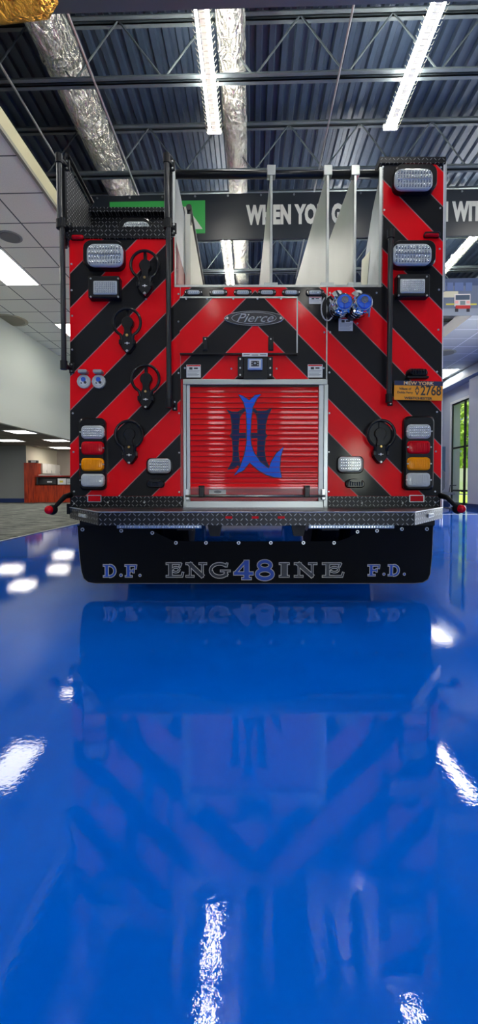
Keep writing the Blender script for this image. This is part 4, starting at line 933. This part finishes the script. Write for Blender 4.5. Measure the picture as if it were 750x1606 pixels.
for u in (359, 400.5, 441):
    q = S(u, 811.5, pf); o = bxo('reflector', redl, tbd, q[0]-.019, q[0]+.019, -pf-.006, -pf, q[1]-.007, q[1]+.007, .001)
for ua, ub in ((183, 316), (484, 619)):
    q0 = S(ua, 823.5, pf-.03); q1 = S(ub, 829, pf-.03); o = bxo('step_light_bar', mat('bar_grey', (.25, .32, .42), .3, .6), tbd, q0[0], q1[0], -pf+.03, -pf+.06, q1[1], q0[1]+.01, .003)
    bm = B(); nL = 30
    for i in range(nL): x = q0[0]+.02+(q1[0]-q0[0]-.04)*i/(nL-1); box(bm, x-.004, x+.004, -pf+.027, -pf+.03, (q0[1]+q1[1])/2-.004, (q0[1]+q1[1])/2+.004)
    link('led_row', bm, ledm, o)
for sgn, (a, b) in ((-1, (out[1], out[2])), (1, (out[4], out[3]))):
    va = Vector(a); vb = Vector(b); mid = va*.5+vb*.5; dr = (vb-va).normalized(); nn = Vector((dr.y, -dr.x))
    if nn.y > 0: nn = -nn
    bm = B(); pts = [mid-dr*.06, mid+dr*.06, mid+dr*.06+nn*.008, mid-dr*.06+nn*.008]; plan(bm, [tuple(p) for p in pts], zt_-.047, zt_-.024); o = link('end_marker', bm, steel, tbd)
    bm = B(); pts = [mid-dr*.04+nn*.008, mid+dr*.04+nn*.008, mid+dr*.04+nn*.012, mid-dr*.04+nn*.012]; plan(bm, [tuple(p) for p in pts], zt_-.043, zt_-.028); link('marker_lens', bm, clearl, o)
# ---- corner marker arms
for side in (-1, 1):
    e = S(78, 799.5, .16) if side < 0 else S(722.5, 798, .16); b = S(112, 776, .0) if side < 0 else S(690, 777, 0)
    bm = B(); tube(bm, [(b[0], -.0, b[1]), (b[0]+side*.03, -.04, b[1]-.012), (e[0]-side*.03, -.15, e[1]+.018)], [.02, .017, .012], 10); arm = link('corner_arm', bm, rubber, T, True)
    bm = B(); bmesh.ops.create_icosphere(bm, subdivisions=3, radius=.034, matrix=Matrix.Translation((e[0]-side*.01, -.145, e[1]))); link('lamp_boot', bm, rubber, arm, True)
    bm = B(); bmesh.ops.create_icosphere(bm, subdivisions=3, radius=.028, matrix=Matrix.Translation((e[0]+side*.0, -.170, e[1]))); link('red_lamp', bm, redl, arm, True)
bxo('side_hinge', black, T, LX(106), LX(111), -.02, .04, LZ(806), LZ(790))
# ---- mud flap with lettering
pf2 = .04; fl = []
def FS(u, v): return S(u, v, pf2)
fl = [FS(u, v) for u, v in ((121, 824), (182, 824), (232, 829), (270, 848), (300, 849), (530, 849), (548, 843), (572, 828), (600, 824), (680, 824), (678.5, 870), (675.5, 900), (672, 909), (664, 914), (650, 915.5), (400, 915.5), (150, 915.5), (138, 913.5), (131, 908), (127.5, 897), (124, 870))]
bm = B(); layered(bm, fl, [(-pf2+.012, 0), (-pf2, 0)]); mf = link('mud_flap', bm, rubber, T)
bmm = mf.data
bm = B(); ribbon(bm, [FS(121.5, 826), FS(124.5, 870), FS(128, 897), FS(131.5, 907.5), FS(138, 913), FS(150, 915), FS(400, 915), FS(650, 915), FS(664, 913.3), FS(671.5, 908.5), FS(675, 900), FS(678, 870), FS(679.5, 826)], .003, -pf2, .0012); link('flap_edge', bm, mat('edge_grey', (.25, .27, .3), .5), mf)
for zx, zz_ in ((37, 88), (113, 88), (174, 92), (220, 114), (279, 114), (343, 114), (406, 114), (470, 114), (530, 114), (576, 90), (614, 88), (663, 87), (712, 87)):
    u, v = zx/1.25+100, zz_/1.25+760
    if 180 < u < 260 or 555 < u < 600: v += 2
    q = FS(u, v); bm = B(); layered(bm, disc(q[0], q[1], .0125, 14), [(-pf2, 0), (-pf2-.004, 0), (-pf2-.005, .002)]); r = link('flap_bolt', bm, steel, mf)
    bm = B(); layered(bm, disc(q[0], q[1], .006, 6), [(-pf2-.004, 0), (-pf2-.007, 0)]); link('bolt_head', bm, blackm, r)
slab('flap_hanger', black, 125, 816, 682, 824.5, -.04, .03); 
def arc(cx, cy, rx, ry, a0, a1, n_=14): return [(cx+rx*math.cos(math.radians(a0+(a1-a0)*i/n_)), cy+ry*math.sin(math.radians(a0+(a1-a0)*i/n_))) for i in range(n_+1)]
SW = .085; TW = .24     # thin and thick strokes
GL_ = {
 'E': [([(.24, .0), (.24, 1)], TW), ([(0, .95), (.85, .95)], .1), ([(0, .05), (.9, .05)], .1), ([(.85, .97), (.78, .74)], .1), ([(.90, .03), (.96, .32)], .1), ([(.3, .52)]+arc(.55, .52, .2, .17, 160, -150, 12), .09)],
 'N': [([(.2, 0), (.2, 1)], .1), ([(.8, 0), (.8, 1)], .1), ([(.16, .96), (.82, .04)], .27), ([(.0, .95), (.3, .95)], .1), ([(.0, .05), (.38, .05)], .1), ([(.64, .95), (1, .95)], .1)],
 'G': [(arc(.5, .5, .42, .44, 45, 200, 16), .16), (arc(.5, .5, .40, .43, 190, 330, 14), .2), ([(.80, .12), (.80, .46)], .2), ([(.55, .46), (1.0, .46)], .09), ([(.82, .75), (.86, .98)], .09)],
 '4': [([(.66, 0), (.66, 1)], .26), ([(.0, .32), (1, .32)], .16), ([(.04, .30), (.62, .96)], .12), ([(.42, .05), (.9, .05)], .1)],
 '8': [(arc(.5, .75, .28, .20, 0, 360, 20), .17), (arc(.5, .28, .36, .24, 0, 360, 22), .2)],
 'I': [([(.5, 0), (.5, 1)], .42), ([(.08, .95), (.92, .95)], .1), ([(.08, .05), (.92, .05)], .1)],
 'D': [([(.26, 0), (.26, 1)], TW), ([(.02, .95), (.5, .95)], .1), ([(.02, .05), (.5, .05)], .1), (arc(.48, .5, .38, .45, 90, -90, 14), .17)],
 'F': [([(.28, .0), (.28, 1)], TW), ([(.02, .95), (.9, .95)], .1), ([(.04, .05), (.58, .05)], .1), ([(.9, .98), (.86, .68)], .12), ([(.3, .5), (.72, .5)], .12), ([(.7, .64), (.7, .36)], .1)],
 '.': [([(.2, .02), (.2, .24)], .8)],
}
def letter(ch_, u0, u1, v0, v1, m):
    a = S(u0, v1, pf2+.002); b = S(u1, v0, pf2+.002); w_, h_ = b[0]-a[0], b[1]-a[1]
    if ch_ == '.':
        bm = B(); layered(bm, disc((a[0]+b[0])/2, a[1]+w_/2, w_/2, 14), [(-pf2, 0), (-pf2-.0012, 0)]); o = link('letter_outline', bm, letsilver, mf)
        bm = B(); layered(bm, disc((a[0]+b[0])/2, a[1]+w_/2, w_/2-.0045, 14), [(-pf2, 0), (-pf2-.002, 0)]); link('letter_fill', bm, m, o); return
    o1, f1 = B(), B()
    for j, (pts, wd) in enumerate(GL_[ch_]):
        P_ = [(a[0]+x*w_, a[1]+y*h_) for x, y in pts]
        # stroke width: scaled by the direction-independent letter height
        ww = wd*h_*.95
        ribbon(o1, P_, ww+.009, -pf2, .0012+.00002*j, .0045); ribbon(f1, P_, ww-.001 if ww > .006 else ww, -pf2, .0022+.00002*j, 0)
    o = link('letter_outline', o1, letsilver, mf); link('letter_fill', f1, m, o)
for ch_, u0, u1, v0, v1, m in (('D', 162, 183, 886, 905, letblue), ('.', 187, 192.5, 899, 905, letblue), ('F', 196, 215, 886, 905, letblue), ('.', 217, 222, 899, 905, letblue),
        ('E', 261, 288, 883, 905, letblack), ('N', 292, 324, 883, 905, letblack), ('G', 328, 361, 883, 906, letblack), ('4', 367, 397, 879, 909, letblue), ('8', 399, 432, 879, 909, letblue),
        ('I', 437, 455, 883, 905, letblack), ('N', 462, 497, 883, 905, letblack), ('E', 506, 540, 883, 905, letblack),
        ('F', 577, 597, 886, 903, letblue), ('.', 600, 605, 898, 903, letblue), ('D', 609, 628, 886, 903, letblue), ('.', 632, 637, 898, 903, letblue)): letter(ch_, u0, u1, v0, v1, m)

# ---- chassis, wheels, cab
bm = B(); box(bm, -.45, -.35, .1, 8.2, .45, .68); box(bm, .35, .45, .1, 8.2, .45, .68); box(bm, -.45, .45, .12, .2, .46, .66); box(bm, -.42, .42, 1.6, 1.8, .40, .6); link('chassis_rail', bm, blackm, T)
for s in (-1, 1):
    bm = B(); layered(bm, [(s*.26-.06, .54), (s*.26+.06, .54), (s*.26+.03, .40), (s*.26-.03, .40)], [(-.2, 0), (-.24, 0)]); link('tow_eye', bm, blackm, T)
    bxo('light_bar_bracket', blackm, T, s*.42-.05, s*.42+.05, -.42, -.1, .455, .49)
dw = 4.73-D; wr = .50
def wheel(x, y, wd):
    bm = B(); tube(bm, [(x-wd/2, y, wr), (x-wd/2+.04, y, wr), (x+wd/2-.04, y, wr), (x+wd/2, y, wr)], [wr-.05, wr, wr, wr-.05], 36); t = sharp(link('tyre', bm, rubber, T))
    bm = B(); tube(bm, [(x-wd/2-.004, y, wr), (x+wd/2+.004, y, wr)], .27, 24); link('rim', bm, alud, t)
    bm = B(); tube(bm, [(x-wd/2-.03, y, wr), (x+wd/2+.03, y, wr)], .09, 14); link('hub', bm, steel, t)
for s in (-1, 1): wheel(s*1.06, dw, .27); wheel(s*.74, dw, .27); wheel(s*1.02, 6.6, .34)
bm = B(); tube(bm, [(-1.1, dw, wr), (1.1, dw, wr)], .09, 12); bmesh.ops.create_icosphere(bm, subdivisions=2, radius=.22, matrix=Matrix.Translation((0, dw, wr))); tube(bm, [(-1.0, 6.6, wr-.02), (1.0, 6.6, wr-.02)], .06, 10); link('axle', bm, blackm, T)
bm = B(); pr = [(5.25, .55), (8.3, .55), (8.4, 1.0), (8.3, 2.0), (8.15, 2.45), (7.95, 2.6), (5.25, 2.6)]
a = [bm.verts.new((-1.2, y, z)) for y, z in pr]; b_ = [bm.verts.new((1.2, y, z)) for y, z in pr]; bm.faces.new(a); bm.faces.new(b_[::-1])
for i in range(len(pr)): bm.faces.new((a[i], a[(i+1) % len(pr)], b_[(i+1) % len(pr)], b_[i]))
bevelled(bm, .04, 2); cab = link('cab', bm, redp, T)
for s in (-1, 1):
    bm = B(); box(bm, s*1.2-.01, s*1.2+.01, 5.6, 6.5, 1.5, 2.3); box(bm, s*1.2-.01, s*1.2+.01, 6.8, 7.8, 1.5, 2.3); link('side_window', bm, ink, cab)
bxo('windscreen', ink, cab, -1.05, 1.05, 8.3, 8.36, 1.45, 2.2)
bxo('front_bumper', chrome, T, -1.2, 1.2, 8.45, 8.7, .45, .75, .02); bxo('bumper_mount', blackm, T, -.5, .5, 8.2, 8.5, .5, .7)
